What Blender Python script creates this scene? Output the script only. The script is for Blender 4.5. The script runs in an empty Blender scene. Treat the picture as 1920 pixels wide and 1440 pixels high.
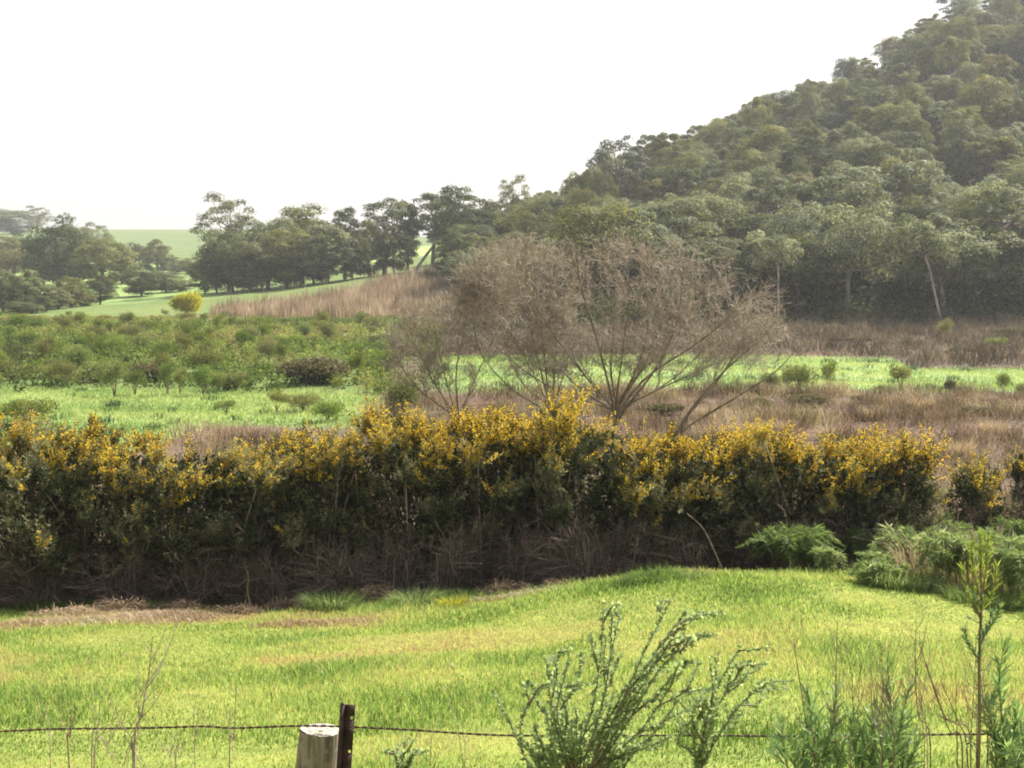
import bpy, math, random
import numpy as np
from mathutils import Vector, Matrix

# ------------------------------------------------------------------ camera, sky, sun, exposure
SC = bpy.context.scene
COL = SC.collection
FPX = 2600.0                                   # focal length in photo pixels (photo 1920 wide)
PITCH = math.atan(220.0 / FPX)
CP, SP = math.cos(PITCH), math.sin(PITCH)
cam_d = bpy.data.cameras.new('camera'); cam = bpy.data.objects.new('camera', cam_d); COL.objects.link(cam)
cam.location = (0, 0, 0); cam.rotation_euler = (math.pi / 2 - PITCH, 0, 0)
cam_d.sensor_width = 36; cam_d.lens = 36 * FPX / 1920; cam_d.clip_start = 0.05; cam_d.clip_end = 6000
SC.camera = cam
SUN_EL, SUN_AZ = math.radians(44), math.radians(50)      # azimuth to the right of the view direction
w = bpy.data.worlds.new('World'); SC.world = w; w.use_nodes = True
nt = w.node_tree; nt.nodes.clear()
out = nt.nodes.new('ShaderNodeOutputWorld'); bg = nt.nodes.new('ShaderNodeBackground')
sky = nt.nodes.new('ShaderNodeTexSky'); sky.sky_type = 'NISHITA'; sky.sun_disc = False
sky.sun_elevation = SUN_EL; sky.sun_rotation = SUN_AZ
sky.air_density = 1.0; sky.dust_density = 4.0; sky.ozone_density = 1.0; sky.altitude = 50
thin = nt.nodes.new('ShaderNodeMix'); thin.data_type = 'RGBA'           # thin white overcast veil over the blue
thin.inputs['Factor'].default_value = 0.55; thin.inputs['B'].default_value = (6.6, 6.5, 6.3, 1)
nt.links.new(sky.outputs[0], thin.inputs['A']); nt.links.new(thin.outputs['Result'], bg.inputs['Color'])
bg.inputs['Strength'].default_value = 0.08
nt.links.new(bg.outputs[0], out.inputs[0])
sl = bpy.data.lights.new('sun', 'SUN'); so = bpy.data.objects.new('sun', sl); COL.objects.link(so)
sl.energy = 5.0; sl.angle = math.radians(0.6); sl.color = (1.0, 0.955, 0.88)
sd = Vector((math.sin(SUN_AZ) * math.cos(SUN_EL), math.cos(SUN_AZ) * math.cos(SUN_EL), math.sin(SUN_EL)))
so.rotation_euler = sd.to_track_quat('Z', 'Y').to_euler(); so.location = sd * 60
SC.view_settings.view_transform = 'Standard'; SC.view_settings.look = 'None'
SC.view_settings.exposure = 1.27; SC.view_settings.gamma = 1
SC.render.engine = 'CYCLES'
cy = SC.cycles
cy.max_bounces = 6; cy.diffuse_bounces = 3; cy.glossy_bounces = 2; cy.transmission_bounces = 4; cy.volume_bounces = 0
cy.transparent_max_bounces = 8; cy.caustics_reflective = False; cy.caustics_refractive = False
cy.use_denoising = True; cy.use_adaptive_sampling = False; cy.denoiser = 'OPENIMAGEDENOISE'; cy.denoising_input_passes = 'RGB_ALBEDO_NORMAL'; cy.denoising_prefilter = 'ACCURATE'
cy.sample_clamp_indirect = 3.0; cy.sample_clamp_direct = 12.0
cy.filter_width = 1.9

R = np.random.default_rng(7)
random.seed(7)

# ------------------------------------------------------------------ geometry helpers
def ray(px, py):
    a = (px - 960.0) / FPX; b = (720.0 - py) / FPX
    return np.array([a, CP + b * SP, -SP + b * CP])
def at(px, py, Y):
    r = ray(px, py); return r * (Y / r[1])
def px2m(d): return d / FPX

def sines(seed, n, lo, hi):
    r = np.random.default_rng(seed)
    ang = r.uniform(0, 2 * math.pi, n); f = np.exp(r.uniform(math.log(lo), math.log(hi), n)); ph = r.uniform(0, 6.283, n)
    def fn(x, y):
        s = 0
        for i in range(n): s = s + np.sin(x * math.cos(ang[i]) * f[i] + y * math.sin(ang[i]) * f[i] + ph[i])
        return s / math.sqrt(n / 2.0)            # about unit variance
    return fn
n_fine = sines(1, 9, 1.2, 4.5); n_mid = sines(2, 9, 0.35, 1.2); n_big = sines(3, 9, 0.06, 0.25); n_huge = sines(4, 7, 0.012, 0.05)

COLS = {
 -500: [(8,1560),(10,1440),(16,1268),(22.5,1155),(25,1125),(30,1040),(45,865),(62,775),(70,750),(110,660),(185,602),(230,590),(260,585),(300,550),(400,525),(500,492),(900,425),(1000,424),(1500,470)],
 0:    [(8,1560),(10,1440),(16,1265),(22.5,1150),(25,1120),(30,1035),(45,865),(62,775),(70,748),(110,660),(185,600),(230,583),(260,578),(300,545),(400,522),(500,490),(900,430),(1000,429),(1500,470)],
 330:  [(8,1560),(10,1440),(16,1262),(22.5,1146),(25,1120),(30,1035),(45,865),(62,775),(70,748),(110,660),(185,600),(230,568),(260,556),(300,543),(400,520),(500,489),(900,431),(1000,430.5),(1500,470)],
 600:  [(8,1560),(10,1440),(16,1260),(22.5,1140),(25,1118),(30,1033),(45,865),(62,775),(70,748),(110,660),(185,600),(215,565),(230,542),(260,532),(300,522),(400,505),(500,488),(900,431),(1000,431),(1500,470)],
 850:  [(8,1560),(10,1440),(16,1255),(22.5,1130),(25,1108),(30,1030),(45,863),(62,775),(70,745),(110,660),(185,598),(205,560),(230,503),(260,497),(330,493),(400,472),(500,466),(900,450),(1000,450),(1500,470)],
 1050: [(8,1560),(10,1440),(16,1245),(21,1118),(25,1100),(30,1030),(45,862),(62,773),(70,743),(104,667),(150,620),(200,560),(250,460),(330,410),(450,405),(900,430),(1000,440),(1500,470)],
 1200: [(8,1555),(10,1435),(16,1230),(20.5,1097),(22,1082),(24.2,1088),(27,1075),(30,1030),(45,862),(62,773),(70,742),(104,666),(150,612),(200,520),(250,420),(330,345),(450,340),(900,430),(1000,440),(1500,470)],
 1400: [(8,1550),(10,1430),(16,1225),(20.5,1088),(22,1076),(24.2,1084),(27,1072),(30,1030),(45,862),(62,773),(70,742),(104,665),(150,610),(200,480),(260,340),(330,262),(450,255),(900,400),(1500,470)],
 1600: [(8,1550),(10,1430),(16,1225),(20.5,1094),(22,1084),(24.2,1090),(27,1066),(30,1025),(45,860),(62,772),(70,741),(104,672),(150,609),(200,450),(260,280),(330,162),(450,150),(900,350),(1500,470)],
 1920: [(8,1550),(10,1430),(16,1240),(20.5,1138),(22,1118),(25,1085),(30,1005),(45,852),(62,770),(70,740),(92,692),(150,605),(200,420),(260,190),(330,0),(450,-30),(900,250),(1500,470)],
 2500: [(8,1550),(10,1430),(16,1240),(20.5,1138),(22,1118),(25,1085),(30,1005),(45,852),(62,770),(70,740),(92,692),(150,600),(200,400),(260,120),(330,-120),(450,-200),(900,150),(1500,470)],
}
LD = np.linspace(math.log(0.5), math.log(1500), 330)
pxs = sorted(COLS)
tab = []
for p in pxs:
    ds = [0.5, 2.6, 3.4, 4.6]; zs = [-1.72, -1.78, -2.2, -2.72]
    for d, row in COLS[p]: ds.append(d); zs.append(float(at(960, row, d)[2]))
    tab.append(np.interp(LD, np.log(ds), zs))
tab = np.array(tab)
UG = np.linspace(-1.3, 1.3, 521)
us = (np.array(pxs) - 960) / FPX
TZ = np.empty((len(UG), len(LD)))
for j in range(len(LD)): TZ[:, j] = np.interp(UG, us, tab[:, j])
def blur(A, s, axis):
    k = np.exp(-0.5 * (np.arange(-3 * s, 3 * s + 1) / s) ** 2); k /= k.sum()
    pad = [(0, 0), (0, 0)]; pad[axis] = (3 * s, 3 * s)
    return np.apply_along_axis(lambda v: np.convolve(v, k, 'valid'), axis, np.pad(A, pad, 'edge'))
TZ = blur(blur(TZ, 6, 0), 1, 1)
def gz(x, y):
    x = np.asarray(x, float); y = np.asarray(y, float)
    u = np.clip(x / np.maximum(y, 6.0), -1.29, 1.29)
    l = np.clip(np.log(np.maximum(y, 0.5)), LD[0], LD[-1] - 1e-6)
    fu = (u - UG[0]) / (UG[1] - UG[0]); fl = (l - LD[0]) / (LD[1] - LD[0])
    i = np.clip(fu.astype(int), 0, len(UG) - 2); j = np.clip(fl.astype(int), 0, len(LD) - 2)
    a = fu - i; b = fl - j
    z = TZ[i, j] * (1 - a) * (1 - b) + TZ[i + 1, j] * a * (1 - b) + TZ[i, j + 1] * (1 - a) * b + TZ[i + 1, j + 1] * a * b
    amp = np.clip((y - 9) / 8, 0, 1) * np.clip(1.3 - y / 400, 0.15, 1)
    return z + amp * (0.035 * n_mid(x, y) + 0.02 * n_fine(x, y) * np.clip(2 - y / 40, 0, 1)) + np.clip((y - 30) / 60, 0, 1) * 0.16 * n_big(x, y)
def gpt(px, Y):                                  # ground point under photo column px at distance Y
    x = (px - 960) / FPX * Y * 1.0
    return np.array([x, Y, float(gz(x, Y))])

def mk(name, parts, mats, parent=None):
    """parts: list of (verts (n,3), faces (m,k), rnd (n,), material index)"""
    V = []; Rn = []; LI = []; LS = []; MI = []; off = 0; lo = 0
    for p in parts:
        v, f, r = p[0], p[1], p[2]; mi = p[3] if len(p) > 3 else 0
        if len(f) == 0: continue
        V.append(v); Rn.append(np.broadcast_to(np.asarray(r, float), (len(v),)))
        LI.append((np.asarray(f) + off).ravel()); k = f.shape[1]
        LS.append(lo + np.arange(len(f)) * k); MI.append(np.full(len(f), mi))
        off += len(v); lo += len(f) * k
    V = np.concatenate(V); Rn = np.concatenate(Rn); LI = np.concatenate(LI); LS = np.concatenate(LS); MI = np.concatenate(MI)
    me = bpy.data.meshes.new(name)
    me.vertices.add(len(V)); me.vertices.foreach_set('co', V.astype(np.float32).ravel())
    me.loops.add(len(LI)); me.loops.foreach_set('vertex_index', LI.astype(np.int32))
    me.polygons.add(len(LS)); me.polygons.foreach_set('loop_start', LS.astype(np.int32))
    me.polygons.foreach_set('material_index', MI.astype(np.int32))
    at_ = me.attributes.new('rnd', 'FLOAT', 'POINT'); at_.data.foreach_set('value', Rn.astype(np.float32))
    me.update(calc_edges=True)
    for m in (mats if isinstance(mats, (list, tuple)) else [mats]): me.materials.append(m)
    return inst(name, me, parent)
def inst(name, me, parent=None):
    o = bpy.data.objects.new(name, me); COL.objects.link(o)
    if parent is not None: o.parent = parent
    return o
def smooth(o): o.data.polygons.foreach_set('use_smooth', np.ones(len(o.data.polygons), bool)); return o
def tag(o, label=None, cat=None, group=None, kind=None):
    if label: o['label'] = label
    if cat: o['category'] = cat
    if group: o['group'] = group
    if kind: o['kind'] = kind
    return o
def empty(name, loc, rz=0.0, s=1.0):
    o = bpy.data.objects.new(name, None); COL.objects.link(o); o.empty_display_size = 0.2
    o.location = [float(c) for c in loc]; o.rotation_euler = (0, 0, rz); o.scale = (s, s, s) if np.isscalar(s) else s
    return o

def unit(v): return v / np.maximum(np.linalg.norm(v, axis=-1, keepdims=True), 1e-9)
def rdir(n, rg=R): return unit(rg.normal(size=(n, 3)))
def leaves(P, D, L, W, rnd, rg=R, N=None):
    """diamond leaves growing from P along D; N fixes the side vector's normal"""
    P = np.asarray(P); n = len(P); D = unit(D)
    S = unit(np.cross(D, rdir(n, rg) if N is None else N))
    L = np.broadcast_to(np.asarray(L, float), (n,))[:, None]; W = np.broadcast_to(np.asarray(W, float), (n,))[:, None]
    v = np.stack([P, P + D * L * .45 + S * W * .5, P + D * L, P + D * L * .45 - S * W * .5], 1).reshape(-1, 3)
    f = np.arange(4 * n).reshape(n, 4)
    return v, f, np.repeat(np.broadcast_to(np.asarray(rnd, float), (n,)), 4)
def blades(P, H, W, lean, rnd, rg=R, az=None):
    """bent grass blades: two quads each, tapered"""
    n = len(P); H = np.broadcast_to(np.asarray(H, float), (n,)); W = np.broadcast_to(np.asarray(W, float), (n,))
    lean = np.broadcast_to(np.asarray(lean, float), (n,))
    a = rg.uniform(0, 6.283, n) if az is None else az
    d = np.stack([np.cos(a), np.sin(a), 0 * a], 1); b = rg.uniform(0, 6.283, n)
    s = np.stack([np.cos(b), np.sin(b), 0 * b], 1) * W[:, None] * .5
    up = np.array([0, 0, 1.0])
    m = P + d * (H * lean * .3)[:, None] + up * (H * .6)[:, None]
    t = P + d * (H * lean)[:, None] + up * (H * np.sqrt(np.maximum(1 - (lean * .8) ** 2, .1)))[:, None]
    v = np.stack([P - s, P + s, m + s * .75, m - s * .75, t + s * .12, t - s * .12], 1).reshape(-1, 3)
    i = np.arange(n)[:, None] * 6
    f = np.concatenate([i + np.array([[0, 1, 2, 3]]), i + np.array([[3, 2, 4, 5]])])
    return v, f, np.repeat(np.broadcast_to(np.asarray(rnd, float), (n,)), 6)
def segs(P0, P1, r0, r1, sides=4, rnd=0.5):
    P0 = np.asarray(P0, float); P1 = np.asarray(P1, float); n = len(P0)
    if n == 0: return np.zeros((0, 3)), np.zeros((0, 4), int), np.zeros(0)
    D = unit(P1 - P0); ref = np.where(np.abs(D[:, 2:3]) < .9, np.array([[0, 0, 1.0]]), np.array([[1.0, 0, 0]]))
    A = unit(np.cross(D, ref)); B = np.cross(D, A)
    r0 = np.broadcast_to(np.asarray(r0, float), (n,)); r1 = np.broadcast_to(np.asarray(r1, float), (n,))
    vs = []
    for k in range(sides):
        c, s = math.cos(2 * math.pi * k / sides), math.sin(2 * math.pi * k / sides)
        o = A * c + B * s
        vs.append(P0 + o * r0[:, None]); vs.append(P1 + o * r1[:, None])
    v = np.stack(vs, 1).reshape(-1, 3); i = np.arange(n)[:, None] * 2 * sides
    f = np.concatenate([i + np.array([[2 * k, (2 * k + 2) % (2 * sides), (2 * k + 3) % (2 * sides), 2 * k + 1]]) for k in range(sides)])
    return v, f, np.repeat(np.broadcast_to(np.asarray(rnd, float), (n,)), 2 * sides)
def tube(pts, rad, sides=8, cap=True, rnd=0.5):
    pts = np.asarray(pts, float); n = len(pts); rad = np.broadcast_to(np.asarray(rad, float), (n,))
    T = unit(np.gradient(pts, axis=0)); ref = np.array([0, 1.0, 0]) if abs(T[0][1]) < .8 else np.array([1.0, 0, 0])
    A = unit(np.cross(T, ref)); B = np.cross(T, A)
    th = np.arange(sides) * 2 * math.pi / sides
    v = (pts[:, None] + (A[:, None] * np.cos(th)[None, :, None] + B[:, None] * np.sin(th)[None, :, None]) * rad[:, None, None]).reshape(-1, 3)
    f = []
    for i in range(n - 1):
        for k in range(sides):
            f.append((i * sides + k, i * sides + (k + 1) % sides, (i + 1) * sides + (k + 1) % sides, (i + 1) * sides + k))
    if cap:
        v = np.concatenate([v, pts[-1:]]); c = len(v) - 1
        for k in range(sides): f.append(((n - 1) * sides + k, (n - 1) * sides + (k + 1) % sides, c, c))
    f = np.array(f)
    return v, f, np.full(len(v), rnd)
def tube_parts(pts, rad, sides=8, rnd=.5):       # without the degenerate cap
    return tube(pts, rad, sides, False, rnd)
def curve(pts, n):                               # Catmull-Rom through control points
    p = np.asarray(pts, float); p = np.concatenate([2 * p[:1] - p[1:2], p, 2 * p[-1:] - p[-2:-1]])
    m = len(p) - 3; t = np.linspace(0, m - 1e-6, n); i = t.astype(int); s = (t - i)[:, None]
    a, b, c, d = p[i], p[i + 1], p[i + 2], p[i + 3]
    return .5 * (2 * b + (c - a) * s + (2 * a - 5 * b + 4 * c - d) * s ** 2 + (3 * b - a - 3 * c + d) * s ** 3)

# ------------------------------------------------------------------ materials
def nmat(name):
    m = bpy.data.materials.new(name); m.use_nodes = True; t = m.node_tree; t.nodes.clear()
    return m, t, t.nodes.new('ShaderNodeOutputMaterial')
def ramp_node(t, stops):
    r = t.nodes.new('ShaderNodeValToRGB'); e = r.color_ramp.elements
    while len(e) < len(stops): e.new(0.5)
    for k, (p, c) in enumerate(stops): e[k].position = p; e[k].color = (*c, 1)
    return r
def leaf_mat(name, stops, transl=.35, rough=.6, spec=.2, objvar=.0, nscale=0.0, namp=.3, warm=(1.15, 1.1, .7)):
    """foliage: per-leaf value (attribute rnd) through a colour ramp, plus patches; part of the light passes through"""
    m, t, o = nmat(name); L = t.links
    a = t.nodes.new('ShaderNodeAttribute'); a.attribute_name = 'rnd'; fac = a.outputs['Fac']
    if nscale:
        g = t.nodes.new('ShaderNodeNewGeometry'); nz = t.nodes.new('ShaderNodeTexNoise'); nz.inputs['Scale'].default_value = nscale; nz.inputs['Detail'].default_value = 3
        L.new(g.outputs['Position'], nz.inputs['Vector'])
        mm = t.nodes.new('ShaderNodeMath'); mm.operation = 'MULTIPLY_ADD'; mm.inputs[1].default_value = namp * 2; mm.inputs[2].default_value = -namp
        L.new(nz.outputs['Fac'], mm.inputs[0]); ad = t.nodes.new('ShaderNodeMath'); ad.operation = 'ADD'; ad.use_clamp = True
        L.new(mm.outputs[0], ad.inputs[0]); L.new(fac, ad.inputs[1]); fac = ad.outputs[0]
    r = ramp_node(t, stops); L.new(fac, r.inputs[0]); c = r.outputs[0]
    if objvar:
        oi = t.nodes.new('ShaderNodeObjectInfo'); hs = t.nodes.new('ShaderNodeHueSaturation')
        for k, (sc_, of) in {'Value': (objvar * 2, 1 - objvar), 'Saturation': (-objvar, 1 + objvar * .5), 'Hue': (.05 * objvar / .3, .5 - .025 * objvar / .3)}.items():
            mm = t.nodes.new('ShaderNodeMath'); mm.operation = 'MULTIPLY_ADD'; mm.inputs[1].default_value = sc_; mm.inputs[2].default_value = of
            if k != 'Value':
                fr = t.nodes.new('ShaderNodeMath'); fr.operation = 'MULTIPLY'; fr.inputs[1].default_value = 7.31 if k == 'Hue' else 13.7
                f2 = t.nodes.new('ShaderNodeMath'); f2.operation = 'FRACT'; L.new(oi.outputs['Random'], fr.inputs[0]); L.new(fr.outputs[0], f2.inputs[0]); L.new(f2.outputs[0], mm.inputs[0])
            else: L.new(oi.outputs['Random'], mm.inputs[0])
            L.new(mm.outputs[0], hs.inputs[k])
        L.new(c, hs.inputs['Color']); c = hs.outputs[0]
    p = t.nodes.new('ShaderNodeBsdfPrincipled'); p.inputs['Roughness'].default_value = rough; p.inputs['Specular IOR Level'].default_value = spec
    L.new(c, p.inputs['Base Color'])
    if transl > 0:
        tr = t.nodes.new('ShaderNodeBsdfTranslucent'); mx = t.nodes.new('ShaderNodeMix'); mx.data_type = 'RGBA'; mx.blend_type = 'MULTIPLY'
        mx.inputs['Factor'].default_value = 1; mx.inputs['B'].default_value = (*warm, 1); L.new(c, mx.inputs['A']); L.new(mx.outputs['Result'], tr.inputs['Color'])
        ms = t.nodes.new('ShaderNodeMixShader'); ms.inputs[0].default_value = transl
        L.new(p.outputs[0], ms.inputs[1]); L.new(tr.outputs[0], ms.inputs[2]); L.new(ms.outputs[0], o.inputs[0])
    else: L.new(p.outputs[0], o.inputs[0])
    return m
def bark_mat(name, c0, c1, scale=6.0, rough=.85, stretch=(1, 1, .25)):
    m, t, o = nmat(name); L = t.links
    tc = t.nodes.new('ShaderNodeTexCoord'); mp = t.nodes.new('ShaderNodeMapping'); mp.inputs['Scale'].default_value = stretch
    nz = t.nodes.new('ShaderNodeTexNoise'); nz.inputs['Scale'].default_value = scale; nz.inputs['Detail'].default_value = 6
    L.new(tc.outputs['Object'], mp.inputs[0]); L.new(mp.outputs[0], nz.inputs['Vector'])
    r = ramp_node(t, [(.35, c0), (.65, c1)]); L.new(nz.outputs['Fac'], r.inputs[0])
    p = t.nodes.new('ShaderNodeBsdfPrincipled'); p.inputs['Roughness'].default_value = rough; p.inputs['Specular IOR Level'].default_value = .2
    L.new(r.outputs[0], p.inputs['Base Color'])
    bp = t.nodes.new('ShaderNodeBump'); bp.inputs['Strength'].default_value = .5; bp.inputs['Distance'].default_value = .01
    L.new(nz.outputs['Fac'], bp.inputs['Height']); L.new(bp.outputs[0], p.inputs['Normal'])
    L.new(p.outputs[0], o.inputs[0]); return m

M = {}
M['grass'] = leaf_mat('field_grass', [(0, (.08, .145, .025)), (.32, (.25, .365, .095)), (.6, (.42, .475, .15)), (.82, (.47, .40, .17)), (1, (.40, .29, .17))], .5, .6, .15, warm=(1.1, 1.1, .8))
M['meadow'] = leaf_mat('meadow_grass', [(0, (.06, .10, .04)), (.4, (.215, .295, .085)), (1, (.38, .43, .165))], .5, .6, .15, warm=(1.1, 1.1, .85))
M['drygrass'] = leaf_mat('dead_grass', [(0, (.16, .10, .06)), (.5, (.34, .25, .17)), (1, (.55, .46, .34))], .3, .7, .2)
M['bracken'] = leaf_mat('dead_bracken', [(0, (.06, .042, .03)), (.4, (.19, .13, .095)), (.75, (.29, .225, .16)), (1, (.52, .44, .34))], .3, .8, .05)
M['reed'] = leaf_mat('dead_reed', [(0, (.14, .098, .075)), (.5, (.30, .225, .175)), (1, (.52, .43, .36))], .35, .7, .15)
M['bramble'] = leaf_mat('grey_bramble', [(0, (.05, .042, .03)), (.5, (.125, .10, .072)), (1, (.27, .22, .165))], .2, .8, .05)
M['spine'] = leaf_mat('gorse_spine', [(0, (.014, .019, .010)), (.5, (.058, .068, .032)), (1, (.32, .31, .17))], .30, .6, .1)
M['flower'] = leaf_mat('gorse_flower', [(0, (.42, .26, .012)), (.5, (.70, .47, .025)), (1, (.84, .66, .06))], .4, .6, .2, warm=(1.1, 1.0, .6))
M['deadtwig'] = leaf_mat('dead_gorse_twig', [(0, (.045, .033, .026)), (.6, (.19, .14, .105)), (1, (.42, .34, .26))], 0, .85, .1)
M['scrub'] = leaf_mat('scrub_leaf', [(0, (.05, .075, .025)), (.5, (.125, .172, .05)), (.85, (.22, .29, .07)), (1, (.30, .26, .12))], .45, .6, .08, objvar=.22)
M['scrub_olive'] = leaf_mat('olive_scrub_leaf', [(0, (.06, .07, .03)), (.5, (.16, .185, .06)), (1, (.27, .25, .11))], .4, .6, .08, objvar=.2)
M['brownbush'] = leaf_mat('brown_bush_twig', [(0, (.05, .045, .025)), (.5, (.13, .115, .065)), (1, (.25, .23, .12))], .2, .8, .05)
M['yellowbush'] = leaf_mat('yellow_bloom', [(0, (.10, .12, .02)), (.35, (.34, .34, .025)), (1, (.62, .57, .04))], .4, .6, .2)
GUM = {
 'grey green':   [(0, (.042, .050, .024)), (.5, (.145, .165, .08)), (1, (.37, .38, .22))],
 'olive':        [(0, (.040, .045, .015)), (.5, (.145, .155, .05)), (1, (.34, .34, .13))],
 'dark green':   [(0, (.024, .031, .014)), (.5, (.070, .086, .035)), (1, (.20, .22, .09))],
 'silvery':      [(0, (.050, .060, .032)), (.5, (.19, .215, .12)), (1, (.47, .49, .33))],
 'rusty olive':  [(0, (.045, .042, .016)), (.5, (.145, .133, .052)), (1, (.31, .28, .12))],
 'yellow green': [(0, (.045, .051, .014)), (.5, (.17, .18, .05)), (1, (.38, .37, .12))],
}
for k, v in GUM.items(): M[k] = leaf_mat('gum_leaf_' + k.replace(' ', '_'), v, .42, .6, .08, objvar=.14)
M['pinetip'] = leaf_mat('pine_needle', [(0, (.03, .036, .022)), (1, (.085, .095, .05))], .15, .6, .2)
M['bark'] = bark_mat('gum_bark', (.10, .08, .06), (.26, .22, .18), 3)
M['palebark'] = bark_mat('pale_gum_bark', (.20, .17, .14), (.46, .41, .35), 2)
M['twig'] = leaf_mat('bare_twig', [(0, (.10, .08, .047)), (.5, (.27, .22, .14)), (1, (.58, .51, .39))], 0, .75, .15)
M['limb'] = bark_mat('mossy_limb_bark', (.11, .09, .045), (.27, .225, .13), 4)
M['leafA'] = leaf_mat('grey_green_small_leaf', [(0, (.13, .18, .10)), (.5, (.27, .36, .19)), (1, (.45, .53, .34))], .58, .6, .12)
M['leafB'] = leaf_mat('narrow_leaf', [(0, (.075, .125, .06)), (.5, (.175, .28, .12)), (.85, (.29, .41, .16)), (1, (.46, .50, .38))], .42, .45, .3)
M['leafC'] = leaf_mat('young_yellow_leaf', [(0, (.14, .20, .04)), (1, (.31, .37, .09))], .5, .45, .4)
M['fern'] = leaf_mat('fern_frond', [(0, (.05, .085, .025)), (.5, (.15, .22, .065)), (.85, (.27, .34, .13)), (1, (.48, .50, .34))], .48, .6, .12, warm=(1.15, 1.1, .8))
M['stalk'] = bark_mat('green_brown_stalk', (.10, .075, .04), (.20, .15, .085), 30)
M['redstalk'] = bark_mat('reddish_stalk', (.12, .065, .05), (.24, .15, .11), 30)
M['drystalk'] = bark_mat('dry_stalk', (.18, .13, .10), (.36, .29, .22), 30)
M['rust'] = bark_mat('rusty_steel', (.018, .011, .010), (.055, .03, .025), 25, .75, (1, 1, 1))
M['wire'] = bark_mat('rusty_wire', (.05, .032, .022), (.11, .07, .045), 60, .6, (1, 1, 1))
M['litter'] = leaf_mat('litter', [(0, (.05, .035, .025)), (1, (.20, .14, .10))], 0, .9, .1)

def post_mat():
    m, t, o = nmat('weathered_post_wood'); L = t.links
    tc = t.nodes.new('ShaderNodeTexCoord'); mp = t.nodes.new('ShaderNodeMapping'); mp.inputs['Scale'].default_value = (1, 1, .07)
    n1 = t.nodes.new('ShaderNodeTexNoise'); n1.inputs['Scale'].default_value = 70; n1.inputs['Detail'].default_value = 6
    n2 = t.nodes.new('ShaderNodeTexNoise'); n2.inputs['Scale'].default_value = 26; n2.inputs['Detail'].default_value = 5
    L.new(tc.outputs['Object'], mp.inputs[0]); L.new(mp.outputs[0], n1.inputs['Vector']); L.new(tc.outputs['Object'], n2.inputs['Vector'])
    r1 = ramp_node(t, [(.3, (.07, .055, .04)), (.5, (.17, .14, .10)), (.75, (.30, .255, .185))]); L.new(n1.outputs['Fac'], r1.inputs[0])
    r2 = ramp_node(t, [(.52, (0, 0, 0)), (.62, (1, 1, 1))]); L.new(n2.outputs['Fac'], r2.inputs[0])
    mx = t.nodes.new('ShaderNodeMix'); mx.data_type = 'RGBA'; mx.inputs['B'].default_value = (.23, .20, .145, 1)
    L.new(r2.outputs[0], mx.inputs['Factor']); L.new(r1.outputs[0], mx.inputs['A'])
    p = t.nodes.new('ShaderNodeBsdfPrincipled'); p.inputs['Roughness'].default_value = .9; p.inputs['Specular IOR Level'].default_value = .15
    L.new(mx.outputs['Result'], p.inputs['Base Color'])
    bp = t.nodes.new('ShaderNodeBump'); bp.inputs['Strength'].default_value = .7; bp.inputs['Distance'].default_value = .004
    L.new(n1.outputs['Fac'], bp.inputs['Height']); L.new(bp.outputs[0], p.inputs['Normal']); L.new(p.outputs[0], o.inputs[0]); return m
M['post'] = post_mat()
M['posttop'] = bark_mat('sunlit_end_grain', (.20, .175, .13), (.52, .48, .40), 45, .9, (1, 1, 1))  # end grain coloured pale, the sunlight on the post top put into its colour

def ground_mat():
    m, t, o = nmat('ground_cover'); L = t.links
    a = t.nodes.new('ShaderNodeAttribute'); a.attribute_name = 'soil'
    g = t.nodes.new('ShaderNodeNewGeometry')
    n1 = t.nodes.new('ShaderNodeTexNoise'); n1.inputs['Scale'].default_value = 2.2; n1.inputs['Detail'].default_value = 8; n1.inputs['Roughness'].default_value = .65
    n2 = t.nodes.new('ShaderNodeTexNoise'); n2.inputs['Scale'].default_value = .12; n2.inputs['Detail'].default_value = 5
    L.new(g.outputs['Position'], n1.inputs['Vector']); L.new(g.outputs['Position'], n2.inputs['Vector'])
    r1 = ramp_node(t, [(.3, (.62, .62, .60)), (.5, (1, 1, 1)), (.72, (1.3, 1.25, 1.2))]); L.new(n1.outputs['Fac'], r1.inputs[0])
    r2 = ramp_node(t, [(.3, (.82, .9, .85)), (.7, (1.2, 1.1, 1.1))]); L.new(n2.outputs['Fac'], r2.inputs[0])
    m1 = t.nodes.new('ShaderNodeMix'); m1.data_type = 'RGBA'; m1.blend_type = 'MULTIPLY'; m1.inputs['Factor'].default_value = 1
    m2 = t.nodes.new('ShaderNodeMix'); m2.data_type = 'RGBA'; m2.blend_type = 'MULTIPLY'; m2.inputs['Factor'].default_value = 1
    L.new(a.outputs['Color'], m1.inputs['A']); L.new(r1.outputs[0], m1.inputs['B']); L.new(m1.outputs['Result'], m2.inputs['A']); L.new(r2.outputs[0], m2.inputs['B'])
    p = t.nodes.new('ShaderNodeBsdfPrincipled'); p.inputs['Roughness'].default_value = .95; p.inputs['Specular IOR Level'].default_value = .1
    L.new(m2.outputs['Result'], p.inputs['Base Color'])
    bp = t.nodes.new('ShaderNodeBump'); bp.inputs['Strength'].default_value = .6; bp.inputs['Distance'].default_value = .12
    L.new(n1.outputs['Fac'], bp.inputs['Height']); L.new(bp.outputs[0], p.inputs['Normal']); L.new(p.outputs[0], o.inputs[0]); return m
M['ground'] = ground_mat()

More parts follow.
